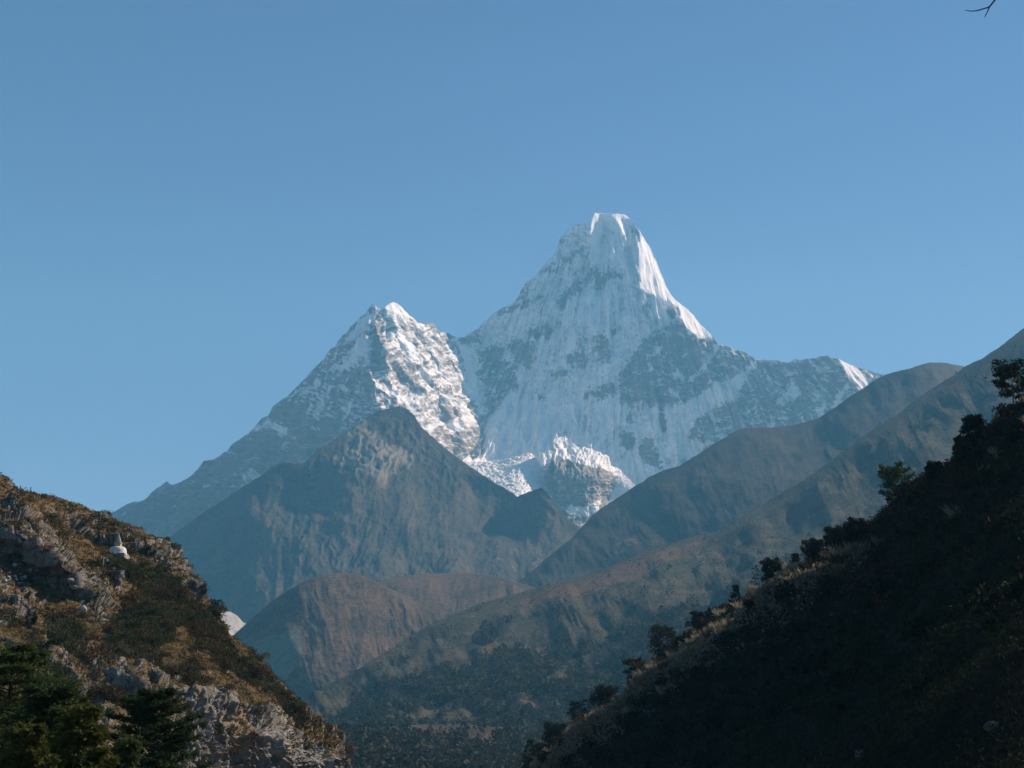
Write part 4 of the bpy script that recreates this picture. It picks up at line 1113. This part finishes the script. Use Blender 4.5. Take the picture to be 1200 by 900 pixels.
rng = np.random.default_rng(5)
M_FAR = leaf_mat('far_forest_leaf', [(0.30, (0.014, 0.024, 0.012)), (0.48, (0.036, 0.048, 0.024)), (0.66, (0.105, 0.088, 0.048))], scale=0.035)
M_FAR2 = leaf_mat('gorge_forest_leaf', [(0.3, (0.018, 0.024, 0.013)), (0.5, (0.038, 0.042, 0.020)), (0.7, (0.095, 0.070, 0.036))], scale=0.05)
forest('ridge_forest', 'dark blue green forest covering the lower side of the long ridge', L_r5, sstep(0.35, 0.6, forest5) + 0.008 * sstep(0, 0.3, fbm(L_r5.px / 25, L_r5.py / 25, 0, 43, 3)), 17000, 4, 16, M_FAR, rng)
M_SCRUB = leaf_mat('heath_scrub_leaf', [(0.3, (0.022, 0.026, 0.015)), (0.5, (0.042, 0.040, 0.023)), (0.7, (0.085, 0.060, 0.036))], scale=0.02)
forest('ridge_scrub', 'low olive and brown scrub speckling the open slope of the long ridge', L_r5, 0.12 + sstep(-0.1, 0.35, fbm(L_r5.px / 30, L_r5.py / 18, 0, 45, 4)), 13000, 1.8, 4.0, M_SCRUB, rng, 'scrub')
forest('gorge_forest', 'mixed brown and green wood below the flat terrace in the gorge', L_t, sstep(0.2, 0.5, forest_t) + 0.05, 4200, 4, 14, M_FAR2, rng)
forest('hill_forest', 'thin dark scrub at the foot of the pyramid shaped hill', L_k3, sstep(0.4, 0.7, f_k3), 1500, 5, 9, M_FAR, rng, 'scrub')

# --- bushes of the cliff hill
def bush_mesh(name, seed, r, h, n, leaf, mat, k=9):
    rg = np.random.default_rng(seed)
    v, f = lobes(n, r, h, k, leaf, rg)
    me = mesh_np(name, v, f, smooth=False)
    me.materials.append(mat)
    return me


def place(me, name, p, s, rz, label, cat, group, lean=None):
    o = bpy.data.objects.new(name, me)
    COL.objects.link(o)
    o.location = p; o.scale = (s, s, s * random.uniform(0.85, 1.15)); o.rotation_euler = (random.uniform(-.1, .1), random.uniform(-.1, .1), rz)
    return tag(o, label, cat, group)


kinds = [('juniper_shrub', M_GREEN, 'dark green rounded juniper shrub on the cliff hill', 'juniper shrubs on the cliff hill', 0.50),
         ('olive_shrub', M_OLIVE, 'yellowish olive shrub on the cliff hill', 'olive shrubs on the cliff hill', 0.18),
         ('russet_shrub', M_RUST, 'leafless russet brown shrub on the cliff hill', 'russet shrubs on the cliff hill', 0.32)]
bushes = {k[0]: [bush_mesh(k[0], 40 + i * 7 + j, 1.5, 1.5, 520, 0.26, k[1]) for j in range(3)] for i, k in enumerate(kinds)}
pp, qx_, qy_ = L_l.pick(np.clip(sh_w, 0, 1) * (py_ok := 1.0) + 0.012, 300, rng)
for i, p in enumerate(pp):
    u = rng.random()
    k = kinds[0] if u < 0.5 else kinds[1] if u < 0.68 else kinds[2]
    me = bushes[k[0]][i % 3]
    place(me, k[0], Vector(p) - Vector((0, 0, 0.25)), float(rng.uniform(0.55, 1.5)), float(rng.random() * 6.28), k[2], 'shrub', k[3])

x_l, y_l, z_l = (L_l.front[..., i] for i in range(3))
# tufted grass and low scrub, one mass
def tufts(name, label, layer, mask, n, r, h, leaf, per, mat, rng, cat, drop=0.1):
    p, _, _ = layer.pick(mask, n, rng)
    m = n * per
    base = np.repeat(p, per, 0) + rng.normal(size=(m, 3)) * [r * 0.5, r * 0.5, h * 0.25]
    s = np.repeat(rng.uniform(0.5, 1.3, n) * np.clip(p[:, 1] / 260.0, 0.25, 1.2), per)
    d = rng.normal(size=(m, 3)) * [0.7, 0.7, 0.5] + [0, 0, 0.7]
    v, f = blades(base - [0, 0, drop], d, leaf * s, leaf * 0.30 * s, rng, 0.15)
    return tag(obj(name, mesh_np(name, v, f, smooth=False), mat), label, cat, kind='stuff')


tufts('dry_grass', 'golden dry grass tufts all over the cliff hill ledges', L_l, sstep(0.45, 0.75, grass), 9000, 0.55, 0.3, 0.6, 7, M_GOLD, rng, 'grass')
tufts('low_scrub', 'low dark scrub between the rocks of the cliff hill', L_l, np.clip(sh_w, 0.06, 1) + 0.3 * sstep(0.0, 0.35, fbm(x_l / 14, y_l / 14, z_l / 14, 47, 3)), 7500, 0.9, 0.7, 0.5, 16, M_GREEN, rng, 'scrub')

# --- right slope: undergrowth, dry bushes, trees along the crest
vr = L_r.v
rim = np.exp(-((1 - vr) / 0.22) ** 2)
seen = sstep(1300, 1240, L_r.px)
below = L_r.py - L_r.sk[None]
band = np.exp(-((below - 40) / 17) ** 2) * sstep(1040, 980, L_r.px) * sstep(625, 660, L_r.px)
upper = sstep(4, 12, below) * sstep(62, 50, below) * sstep(1060, 980, L_r.px) * sstep(625, 660, L_r.px)
close = np.clip(260.0 / L_r.front[..., 1], 1, 4) ** 2
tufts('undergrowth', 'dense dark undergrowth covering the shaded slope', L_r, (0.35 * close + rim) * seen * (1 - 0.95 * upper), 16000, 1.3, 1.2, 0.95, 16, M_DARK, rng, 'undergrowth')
tufts('dry_undergrowth', 'dry brush coloured pale as if sunlit along the top of the shaded slope', L_r, band * seen, 3200, 1.0, 1.5, 1.1, 22, M_STRAW, rng, 'undergrowth')
tufts('bare_brush', 'leafless reddish brown brush on the upper end of the shaded slope', L_r, seen * sstep(900, 1020, L_r.px) * np.exp(-(below / 75) ** 2), 4200, 1.1, 1.6, 0.9, 18, M_RUST, rng, 'undergrowth')
tufts('crest_brush', 'grey green brush along the lower crest of the shaded slope', L_r, seen * sstep(1080, 1000, L_r.px) * np.exp(-(below / 11) ** 2), 1700, 1.3, 1.5, 0.9, 20, M_OLIVE, rng, 'undergrowth')
dry = []
for j in range(4):
    rg = np.random.default_rng(90 + j)
    n = 240
    a = rg.random(n) * 2 * np.pi; t = rg.random(n)
    base = np.stack([np.cos(a) * t * 0.5, np.sin(a) * t * 0.5, t * 1.1], -1)
    d = np.stack([np.cos(a) * (0.3 + t), np.sin(a) * (0.3 + t), 1.2 + 0 * t], -1) + rg.normal(size=(n, 3)) * 0.3
    v, f = blades(base, d, rg.uniform(0.4, 1.3, n), 0.07, rg)
    me = mesh_np('dry_bush', v, f, smooth=False); me.materials.append(M_STRAW if j < 2 else M_RUST); dry.append(me)
w = (band + 0.12 * np.exp(-((1 - vr) / 0.3) ** 2)) * seen * (L_r.front[..., 1] > 190)
pp, _, _ = L_r.pick(w, 130, rng)
for i, p in enumerate(pp):
    place(dry[i % 4], 'dry_bush', Vector(p) + Vector((0, 0, 0.05)), float(rng.uniform(1.0, 2.1)), float(rng.random() * 6.28), 'leafless dry bush on the shaded slope' if i % 4 < 2 else 'leafless reddish brown bush on the shaded slope', 'bush', 'pale dry bushes on the shaded slope' if i % 4 < 2 else 'reddish bushes on the shaded slope')
pp, _, _ = L_r.pick((0.15 + np.exp(-((1 - vr) / 0.05) ** 2) * (0.25 + 0.75 * (L_r.px > 980)) + 0.5 * np.exp(-((1 - vr - 0.45) / 0.15) ** 2)) * seen * (1 - 0.97 * upper), 240, rng)
gb = [bush_mesh('evergreen_shrub', 120 + j, 1.9, 2.1, 620, 0.5, M_DARK) for j in range(4)]
for i, p in enumerate(pp):
    place(gb[i % 4], 'evergreen_shrub', Vector(p) - Vector((0, 0, 0.3)), float(rng.uniform(0.7, 1.8) * np.clip(p[1] / 240, 0.35, 1)), float(rng.random() * 6.28), 'dark evergreen shrub on the shaded slope', 'shrub', 'evergreen shrubs on the shaded slope')


def conifer(name, loc, h, w, seed, mat, label, group=None, crown_from=0.25, n_limb=34, per=110, leaf=0.34, flat=0.28, taper=1.0, droop=0.1, top_flat=0.0, trunk_r=None, thick=0.30, cat='tree', twist=0.15):
    """a tree: tapered trunk with limbs (one mesh) and a crown of needle sprays along the limbs"""
    rg = np.random.default_rng(seed)
    root = empty(name, loc)
    tag(root, label, cat, group)
    lean = rg.normal(size=2) * 0.03 * h
    tz = np.linspace(-0.6, h * 0.97, 9)
    tp = np.stack([lean[0] * (tz / h) ** 2 + 0.012 * h * np.sin(tz / h * 5 + seed), lean[1] * (tz / h) ** 2, tz], -1)
    r0 = trunk_r or h * 0.022
    parts = [tube(tp, r0 * (1 - 0.9 * np.clip(tz / h, 0, 1)), 7)]
    leaves = []
    for i in range(n_limb):
        t = crown_from + (1 - crown_from) * ((i + rg.random()) / n_limb)
        u = (t - crown_from) / (1 - crown_from)
        prof = (1 - u) ** taper * (0.75 + 0.25 * min(1, u * 6)) if not top_flat else (1 - abs(u * 1.7 - 0.95) ** 2.2 * 0.55)
        L = max(0.12 * w, w * 0.5 * prof * rg.uniform(0.6, 1.15))
        a = i * 2.4 + rg.normal() * 0.4
        z0 = t * h
        base = np.array([np.interp(z0, tz, tp[:, 0]), np.interp(z0, tz, tp[:, 1]), z0])
        s = np.linspace(0, 1, 5)[:, None]
        dr = np.array([math.cos(a), math.sin(a), 0.0])
        rise = (0.30 - droop * 2) * L + 0.35 * L * u
        limb = base + dr * L * s + np.array([0, 0, 1.0]) * (rise * s - droop * L * s * s * 1.2) + rg.normal(size=(5, 3)) * 0.03 * L * s
        parts.append(tube(limb, r0 * 0.28 * (1 - 0.85 * s[:, 0]) * (1.1 - 0.8 * u), 4))
        n = int(per * (0.35 + 0.65 * L / (w * 0.5)))
        q = 0.22 + 0.80 * rg.random(n) ** 0.75
        cl = np.floor(q * 4 + rg.random(n) * 0.9) / 4.4
        c = np.stack([np.interp(q * 0.5 + cl * 0.5, s[:, 0], limb[:, k]) for k in range(3)], -1)
        side = np.array([-dr[1], dr[0], 0.0])
        sp = thick * L * (1.15 - 0.6 * q)
        c = c + side * (rg.normal(size=n) * sp)[:, None] + np.array([0, 0, 1.0]) * (rg.normal(size=n) * sp * flat)[:, None]
        d = dr * 0.7 + side * rg.normal(size=(n, 1)) * 0.7 + rg.normal(size=(n, 3)) * 0.45 + [0, 0, 0.18]
        leaves.append(blades(c, d, leaf * rg.uniform(0.6, 1.3, n), leaf * 0.36, rg, 0.1))
    n = per
    c = np.array([tp[-1, 0], tp[-1, 1], h]) + rg.normal(size=(n, 3)) * [0.05 * w, 0.05 * w, 0.03 * h] - [0, 0, 0.03 * h]
    leaves.append(blades(c, rg.normal(size=(n, 3)) + [0, 0, 0.6], leaf * 0.8, leaf * 0.3, rg))
    v, f = merge(parts)
    obj('trunk', mesh_np('trunk', v, f), M_BARK, root)
    v, f = merge(leaves)
    obj('crown', mesh_np('crown', v, f, smooth=False), mat, root)
    return root


# crest trees: photo base x, crest offset, height px, width px, kind
CREST = [(1188, 46, 62, 'flat', 'flat topped layered pine highest on the shaded slope, at its upper end'), (1143, 34, 30, 'round', 'dense dark pine next down the crest from the flat topped pine'), (1127, 20, 20, 'round', 'small dark pine tucked just below the dense dark pine'),
         (1096, 17, 20, 'round', 'small bushy pine alone on the crest between two taller pines'), (1051, 44, 42, 'open', 'open crowned pale topped pine standing clear on the mid crest'), (1003, 26, 30, 'round', 'dark round tree on the crest below the open crowned pine'), (982, 22, 28, 'round', None), (960, 24, 30, 'round', None), (934, 22, 26, 'cone', None),
         (908, 26, 26, 'round', None), (890, 33, 16, 'spike', 'thin spiky half bare tree on the crest'), (866, 24, 22, 'cone', None), (822, 24, 32, 'round', None), (782, 32, 42, 'round', 'broad round tree bulging from the lower crest'), (748, 27, 30, 'open2', None),
         (713, 18, 34, 'round', None), (680, 24, 24, 'open2', None), (650, 17, 34, 'round', None), (622, 22, 26, 'cone', None), (697, 17, 14, 'spike2', None), (834, 17, 14, 'spike2', None)]
for i, (bx, hp, wp, kind, label) in enumerate(CREST):
    j = int(np.argmin(np.abs(L_r.px[0] - bx)))
    row = L_r.ny - 6 - (i * 5) % 9
    p = L_r.front[row, j]
    s = p[1] / FPX
    h, w = hp * s + 1.2, wp * s
    kw = dict(flat=dict(crown_from=0.45, n_limb=13, per=300, flat=0.14, top_flat=1, droop=0.02, thick=0.34), round=dict(crown_from=0.08, n_limb=34, per=150, taper=0.55, flat=0.5, top_flat=1), open=dict(crown_from=0.25, n_limb=24, per=190, top_flat=1, flat=0.3, droop=0.02),
              cone=dict(crown_from=0.1, n_limb=28, per=70, taper=0.9), spike=dict(crown_from=0.3, n_limb=14, per=14, taper=0.6), open2=dict(crown_from=0.2, n_limb=22, per=110, top_flat=1, flat=0.35), spike2=dict(crown_from=0.2, n_limb=18, per=26, taper=0.8))[kind]
    conifer('pine_tree' if kind in ('flat', 'round', 'open', 'open2') else 'fir_tree', p, h, w, 300 + i, M_FIR if kind == 'open' else M_DARK, label or ('dark rounded tree in the row along the shaded crest' if kind == 'round' else 'loose crowned tree with gaps in the row along the shaded crest' if kind == 'open2' else 'thin sparse pointed tree in the row along the shaded crest' if kind == 'spike2' else 'small dark pointed tree in the row along the shaded crest'),
            None if label else ('rounded trees along the shaded crest' if kind == 'round' else 'loose crowned trees along the shaded crest' if kind == 'open2' else 'sparse trees along the shaded crest' if kind == 'spike2' else 'pointed trees along the shaded crest'), leaf=0.62, **kw)


def ground_z(x, y):
    r = math.hypot(x, y)
    return -1.75 - 0.13 * min(r, 700)


# pines at the lower left, rooted below the view
for i, (tx, ty, d, w, mat, label, kw) in enumerate([
        (8, 764, 78, 14.0, M_FIR, 'tall dark green fir at the left edge with drooping layered boughs', dict(n_limb=74, droop=0.16, taper=0.42)),
        (70, 806, 70, 9.0, M_FIR, 'mid green fir rising between the tall fir and the yellow green one', dict(n_limb=62, droop=0.14, taper=0.5)),
        (96, 834, 60, 5.6, M_YEL, 'yellow green sunlit pine in front of the dark firs', dict(n_limb=54, droop=0.06, taper=0.6)),
        (186, 816, 96, 11.0, M_FIR, 'dark rounded pine standing alone below the tan cliff', dict(n_limb=74, droop=0.08, taper=0.42)),
        (34, 862, 52, 4.6, M_YEL, 'low olive green pine at the lower left corner', dict(n_limb=48, droop=0.08, taper=0.6)),
        (140, 872, 70, 4.5, M_FIR, 'small green pine between the yellow green pine and the dark rounded one', dict(n_limb=44, droop=0.10, taper=0.6))]):
    top = proj(tx, ty, d)
    gz_ = ground_z(top[0], top[1])
    h = top[2] - gz_
    conifer('fir_tree' if 'fir' in label.split(' with')[0].split(' in front')[0].split(' rising')[0] else 'pine_tree', (top[0], top[1], gz_), h, w, 500 + i, mat, label, crown_from=0.35, per=900, leaf=0.30, flat=0.10, thick=0.26, **kw)

#@@THINGS
# ------------------------------------------------------------------ stupa, walls, people, stones
def lathe(prof, seg=28):
    p = np.array(prof, float); n = len(p)
    a = np.arange(seg) / seg * 2 * np.pi
    V = np.stack([p[:, None, 0] * np.cos(a), p[:, None, 0] * np.sin(a), np.broadcast_to(p[:, None, 1], (n, seg))], -1)
    i = np.arange(n - 1)[:, None] * seg + np.arange(seg)[None]
    j = np.arange(n - 1)[:, None] * seg + (np.arange(seg)[None] + 1) % seg
    return V.reshape(-1, 3), np.stack([i, j, j + seg, i + seg], -1).reshape(-1, 4)


def box(cx, cy, cz, sx, sy, sz, rng=None, j=0.0):
    v = np.array([(x, y, z) for z in (-.5, .5) for y in (-.5, .5) for x in (-.5, .5)]) * [sx, sy, sz]
    if rng is not None:
        v = v + rng.normal(size=(8, 3)) * j
    return v + [cx, cy, cz], np.array([(0, 2, 3, 1), (4, 5, 7, 6), (0, 1, 5, 4), (2, 6, 7, 3), (0, 4, 6, 2), (1, 3, 7, 5)])


def plain(name, c1, c2, scale=3.0, rough=0.8, bump=0.0):
    m, nt, b = new_mat(name, rough, 0.2)
    nz = n_noise(nt, scale, 6, 0.65)
    nt.links.new(n_ramp(nt, nz, [(0.35, c1), (0.65, c2)]), b.inputs['Base Color'])
    if bump:
        n_bump(nt, b, nz, 0.6, bump)
    return m


M_WHITE = plain('weathered_whitewash', (0.46, 0.445, 0.43), (0.72, 0.71, 0.70), 0.9)
M_GILT = plain('faded_ochre_plaster', (0.36, 0.27, 0.12), (0.52, 0.42, 0.22), 2.0)
M_GREY = plain('grey_stepped_stone', (0.26, 0.27, 0.26), (0.40, 0.41, 0.40), 2.5)
M_STONE = plain('pale_boulder_stone', (0.22, 0.21, 0.19), (0.46, 0.43, 0.38), 1.8, 0.9, 0.08)
M_DIM = plain('shade_dimmed_stone', (0.05, 0.05, 0.045), (0.13, 0.13, 0.12), 1.8, 0.9, 0.08)  # boulder stone darkened in colour to look shaded, no moss
M_WALL = plain('dry_wall_stone', (0.13, 0.125, 0.12), (0.36, 0.345, 0.33), 1.3, 0.9, 0.05)


def ledge(px_, py_, out=1.5):
    p = L_l.near(px_, py_)
    v = p.normalized()
    return p - v * out


st = ledge(137.5, 649, 0.4)
S = empty('stupa', st - Vector((0, 0, 0.9)))
S.scale = (0.86, 0.86, 0.86)
tag(S, 'whitewashed dome stupa with a grey stepped spire on the cliff hill ledge', 'stupa')
v, f = merge([box(0, 0, 0.45, 5.0, 5.0, 0.9), box(0, 0, 1.1, 4.6, 4.6, 0.45)])
obj('plinth', mesh_np('plinth', v, f, smooth=False), M_WALL, S)
prof = [(0.0, 0.9), (2.36, 0.9), (2.36, 1.32), (2.28, 1.34), (2.26, 1.7), (2.2, 2.1), (2.06, 2.5), (1.84, 2.82), (1.5, 3.04), (1.05, 3.15), (0.0, 3.18)]
v, f = lathe(prof)
obj('dome', mesh_np('dome', v, f), M_WHITE, S)
v, f = merge([box(0, 0, 3.58, 1.55, 1.55, 0.8), box(0, 0, 4.04, 1.8, 1.8, 0.14)])
obj('tower_block', mesh_np('tower_block', v, f, smooth=False), M_GILT, S)
sp = []
for k in range(9):
    r = 0.86 * (1 - k / 9.6); z_ = 4.14 + k * 0.25
    sp += [(r, z_), (r, z_ + 0.17), (r * 0.86, z_ + 0.19)]
v, f = lathe([(0, 4.12)] + sp + [(0.05, 6.45), (0.03, 6.7), (0.0, 6.72)], 16)
obj('spire', mesh_np('spire', v, f, smooth=False), M_GREY, S)


def stone_wall(p, length, height, rz, label, seed):
    rg = np.random.default_rng(seed)
    parts = []
    z_ = 0.0
    while z_ < height:
        hh = rg.uniform(0.16, 0.3); x_ = -length / 2
        while x_ < length / 2:
            ww = rg.uniform(0.3, 0.75)
            parts.append(box(x_ + ww / 2, rg.normal() * 0.05, z_ + hh / 2, ww * 0.96, 0.5 + rg.random() * 0.15, hh * 0.95, rg, 0.02))
            x_ += ww
        z_ += hh
    v, f = merge(parts)
    o = obj('stone_wall', mesh_np('stone_wall', v, f, smooth=False), M_WALL)
    o.location = p; o.rotation_euler = (0, 0, rz)
    return tag(o, label, 'stone wall')


for bx, by, sc in ((129, 657, 1.0), (133, 659, 1.2), (139, 661, 1.3), (146, 660, 1.2), (151, 655, 0.8), (142, 665, 1.2)):
    place(bushes['juniper_shrub'][bx % 3], 'juniper_shrub', ledge(bx, by, 3.2) - Vector((0, 0, 1.0)), sc, bx * 1.0, 'dark green juniper shrub screening the foot of the stupa', 'shrub', 'junipers in front of the stupa')
stone_wall(ledge(134, 673, 0.5) - Vector((0, 0, 0.9)), 4.6, 1.5, -0.75, 'grey dry stone terrace wall on the path just below the stupa', 1)
stone_wall(ledge(135, 683, -0.1) - Vector((0, 0, 0.8)), 3.4, 1.2, -0.7, 'short lower stone wall beneath the terrace wall on the stupa path', 2)
stone_wall(ledge(9, 705, 0.1) - Vector((0, 0, 0.7)), 5.0, 1.5, -0.5, 'pale dry stone wall under the magenta walker on the lower left ledge', 3)


def boulder(px_, py_, w, h, seed, label, layer=None, group=None, mat=None):
    rg = np.random.default_rng(seed)
    p = (layer or L_l).near(px_, py_)
    s = p.y / FPX
    u = np.linspace(0, np.pi, 12); t = np.arange(18) / 18 * 2 * np.pi
    U, T = np.meshgrid(u, t, indexing='ij')
    V = np.stack([np.sin(U) * np.cos(T), np.sin(U) * np.sin(T), np.cos(U)], -1)
    k = 1 + 0.30 * fbm(V[..., 0] * 1.4, V[..., 1] * 1.4, V[..., 2] * 1.4 + seed, seed, 4)
    f1, f2, _ = cells(V[..., 0] * 1.2 + seed, V[..., 1] * 1.2, V[..., 2] * 1.2, seed)
    V = V * (k - 0.18 * f1)[..., None] * np.array([w, (w + h) / 2, h]) * s * 0.62
    i = np.arange(11)[:, None] * 18 + np.arange(18)[None]
    j = np.arange(11)[:, None] * 18 + (np.arange(18)[None] + 1) % 18
    F = np.stack([i, i + 18, j + 18, j], -1).reshape(-1, 4)
    o = obj('boulder', mesh_np('boulder', V.reshape(-1, 3), F, smooth=False), mat or M_STONE)
    o.location = p - p.normalized() * w * s * 0.15
    return tag(o, label, 'boulder', group)


boulder(98, 714, 9, 9, 1, 'pale yellowish boulder in the dark hollow under the spur')
boulder(83, 680, 7, 5, 2, 'flat pale boulder in the shade high above the yellowish boulder')
for i, (bx, by, w) in enumerate([(6, 680, 5), (12, 671, 4), (17, 675, 5), (20, 679, 4), (25, 677, 4), (30, 677, 5), (10, 676, 4), (35, 669, 4), (17, 661, 5), (23, 683, 3)]):
    boulder(bx, by, w, w * 0.9, 10 + i, 'small whitish stone in the cluster above the magenta walker', group='whitish stones above the lower path')
boulder(1007, 885, 10, 14, 31, 'single pale upright stone low on the shaded slope', L_r, mat=M_DIM)
boulder(1165, 852, 20, 12, 32, 'broad dim grey boulder near the bottom of the shaded slope', L_r, mat=M_DIM)
boulder(1150, 878, 8, 5, 33, 'small dim stone beneath the broad grey boulder', L_r, mat=M_DIM)


def skin_mesh(name, joints, edges, radii, mat, parent, sub=1):
    me = bpy.data.meshes.new(name)
    me.from_pydata(joints, edges, [])
    o = obj(name, me, mat, parent)
    md = o.modifiers.new('skin', 'SKIN'); md.use_smooth_shade = True
    for v_, r_ in zip(me.skin_vertices[0].data, radii):
        v_.radius = (r_, r_)
    me.skin_vertices[0].data[0].use_root = True
    o.modifiers.new('sub', 'SUBSURF').levels = sub
    o.modifiers['sub'].render_levels = sub
    return o


def person(p, rz, jacket, trousers, label, stride=0.16):
    root = empty('person', p, rz)
    tag(root, label, 'person')
    ms = plain('skin_tone', (0.30, 0.19, 0.13), (0.36, 0.23, 0.16))
    J = [(0, 0, 0.95), (0, 0, 1.2), (0, 0, 1.42), (0, 0, 1.52), (0, 0.01, 1.62), (0, 0.01, 1.72),
         (0.19, 0, 1.40), (0.25, 0.06, 1.12), (0.24, 0.18, 0.90), (-0.19, 0, 1.40), (-0.25, -0.04, 1.12), (-0.24, 0.06, 0.88),
         (0.09, 0, 0.90), (0.10, stride * 0.7, 0.50), (0.10, stride, 0.08), (0.10, stride + 0.14, 0.04), (-0.09, 0, 0.90), (-0.10, -stride * 0.3, 0.50), (-0.10, -stride, 0.10), (-0.10, -stride + 0.14, 0.04)]
    E = [(0, 1), (1, 2), (2, 3), (3, 4), (4, 5), (2, 6), (6, 7), (7, 8), (2, 9), (9, 10), (10, 11), (0, 12), (12, 13), (13, 14), (14, 15), (0, 16), (16, 17), (17, 18), (18, 19)]
    r = [.13, .13, .12, .055, .10, .08, .06, .045, .035, .06, .045, .035, .09, .06, .04, .03, .09, .06, .04, .03]
    skin_mesh('body', J, E, r, ms, root)
    keep = [0, 1, 2, 6, 7, 8, 9, 10, 11]
    mp = {k: i for i, k in enumerate(keep)}
    Jj = [J[k] for k in keep]; Jj[5] = (0.243, 0.155, 0.94); Jj[8] = (-0.242, 0.04, 0.92)
    skin_mesh('jacket', Jj, [(mp[a], mp[b_]) for a, b_ in E if a in mp and b_ in mp], [.19, .19, .155, .095, .075, .06, .095, .075, .06], jacket, root)
    keep = [0, 12, 13, 14, 16, 17, 18]
    mp = {k: i for i, k in enumerate(keep)}
    skin_mesh('trousers', [J[k] for k in keep], [(mp[a], mp[b_]) for a, b_ in E if a in mp and b_ in mp], [.15, .12, .085, .065, .12, .085, .065], trousers, root)
    v, f = lathe([(0.0, 1.60), (0.108, 1.63), (0.115, 1.70), (0.09, 1.78), (0.0, 1.81)], 14)
    obj('hat', mesh_np('hat', v + [0, -0.005, 0], f), plain('dark_wool', (0.03, 0.03, 0.035), (0.05, 0.05, 0.05)), root)
    return root


M_BLUE = plain('blue_jacket_cloth', (0.06, 0.25, 0.46), (0.09, 0.33, 0.55), 4)
M_MAG = plain('magenta_jacket_cloth', (0.30, 0.02, 0.11), (0.42, 0.04, 0.16), 4)
M_DKT = plain('dark_trouser_cloth', (0.03, 0.035, 0.05), (0.05, 0.055, 0.07), 4)
M_PALT = plain('grey_trouser_cloth', (0.26, 0.26, 0.26), (0.36, 0.36, 0.36), 4)
person(ledge(126, 663, 1.8) - Vector((0, 0, 0.05)), 0.6, M_BLUE, M_DKT, 'walker in a light blue jacket on the path below the stupa')
person(ledge(17.5, 700, 2.2), 2.2, M_MAG, M_DKT, 'walker in a magenta jacket on the lower left ledge path')
pt_ = ledge(121.7, 661, 1.7)
v, f = tube([(0, 0, -0.4), (0.02, 0, 0.8), (0, 0.01, 1.5)], [0.09, 0.08, 0.06], 8)
o = obj('wooden_post', mesh_np('wooden_post', v, f), plain('pale_wood', (0.42, 0.38, 0.30), (0.55, 0.50, 0.42))); o.location = pt_
tag(o, 'pale upright post beside the walker in blue', 'post')
for i, (bx, label) in enumerate([(24.5, 'short dark post on the skyline nearer the left edge'), (36, 'taller dark post on the skyline of the cliff hill')]):
    j = int(np.argmin(np.abs(L_l.px[0] - bx)))
    p = Vector(L_l.front[-1, j])
    hh = 0.9 + 0.4 * i
    v, f = tube([(0, 0, -0.5), (0.02, 0, hh * 0.6), (0.05, 0.01, hh)], [0.14, 0.12, 0.07], 8)
    o = obj('cairn_post', mesh_np('cairn_post', v, f), M_BARK); o.location = p
    tag(o, label, 'post')

# ------------------------------------------------------------------ bare tree just outside the frame whose twig hangs into the upper right corner
D = 6.0
gx_, gy_ = 3.35, 6.4
root = empty('bare_tree', (gx_, gy_, ground_z(gx_, gy_) - 0.1))
tag(root, 'bare twig of a leafless tree hanging into the top right corner of the sky', 'tree')
org = np.array(root.location)
T = lambda x_, y_, d=D: proj(x_, y_, d) - org
tr = np.array([(0, 0, -0.3), (0.05, 0.05, 1.5), (0.0, 0.1, 3.2), (-0.1, 0.0, 5.0), (-0.05, -0.1, 6.6), (0.1, -0.1, 7.6)])
bj = np.array([-0.1, 0.0, 5.0])
b_pts = [bj, T(1290, -330), T(1228, -170), T(1185, -45), T(1166, 0), T(1159.5, 8)]
v, f = merge([tube(tr, [0.13, 0.115, 0.10, 0.075, 0.045, 0.015], 10), tube([tr[2], tr[2] + [0.8, 0.2, 1.1], tr[2] + [1.5, 0.1, 2.4]], [0.06, 0.04, 0.01], 7), tube([tr[4], tr[4] + [0.5, 0.6, 0.8], tr[4] + [0.8, 1.1, 1.7]], [0.04, 0.025, 0.008], 7)])
obj('trunk', mesh_np('trunk', v, f), M_WOOD, root)
v, f = tube(b_pts, [0.035, 0.02, 0.011, 0.0055, 0.0042, 0.0038], 8)
obj('branch', mesh_np('branch', v, f), M_WOOD, root)
for q, rr_ in (([T(1159.5, 8), T(1156, 9.2), T(1150, 11), T(1144, 12.8), T(1138, 13), T(1131, 12)], [0.0036, 0.0034, 0.0032, 0.003, 0.0026, 0.0016]), ([T(1159.5, 8), T(1157.5, 13), T(1154, 20)], [0.0036, 0.003, 0.002])):
    v, f = tube(q, rr_, 6)
    obj('twig', mesh_np('twig', v, f), M_WOOD, root)
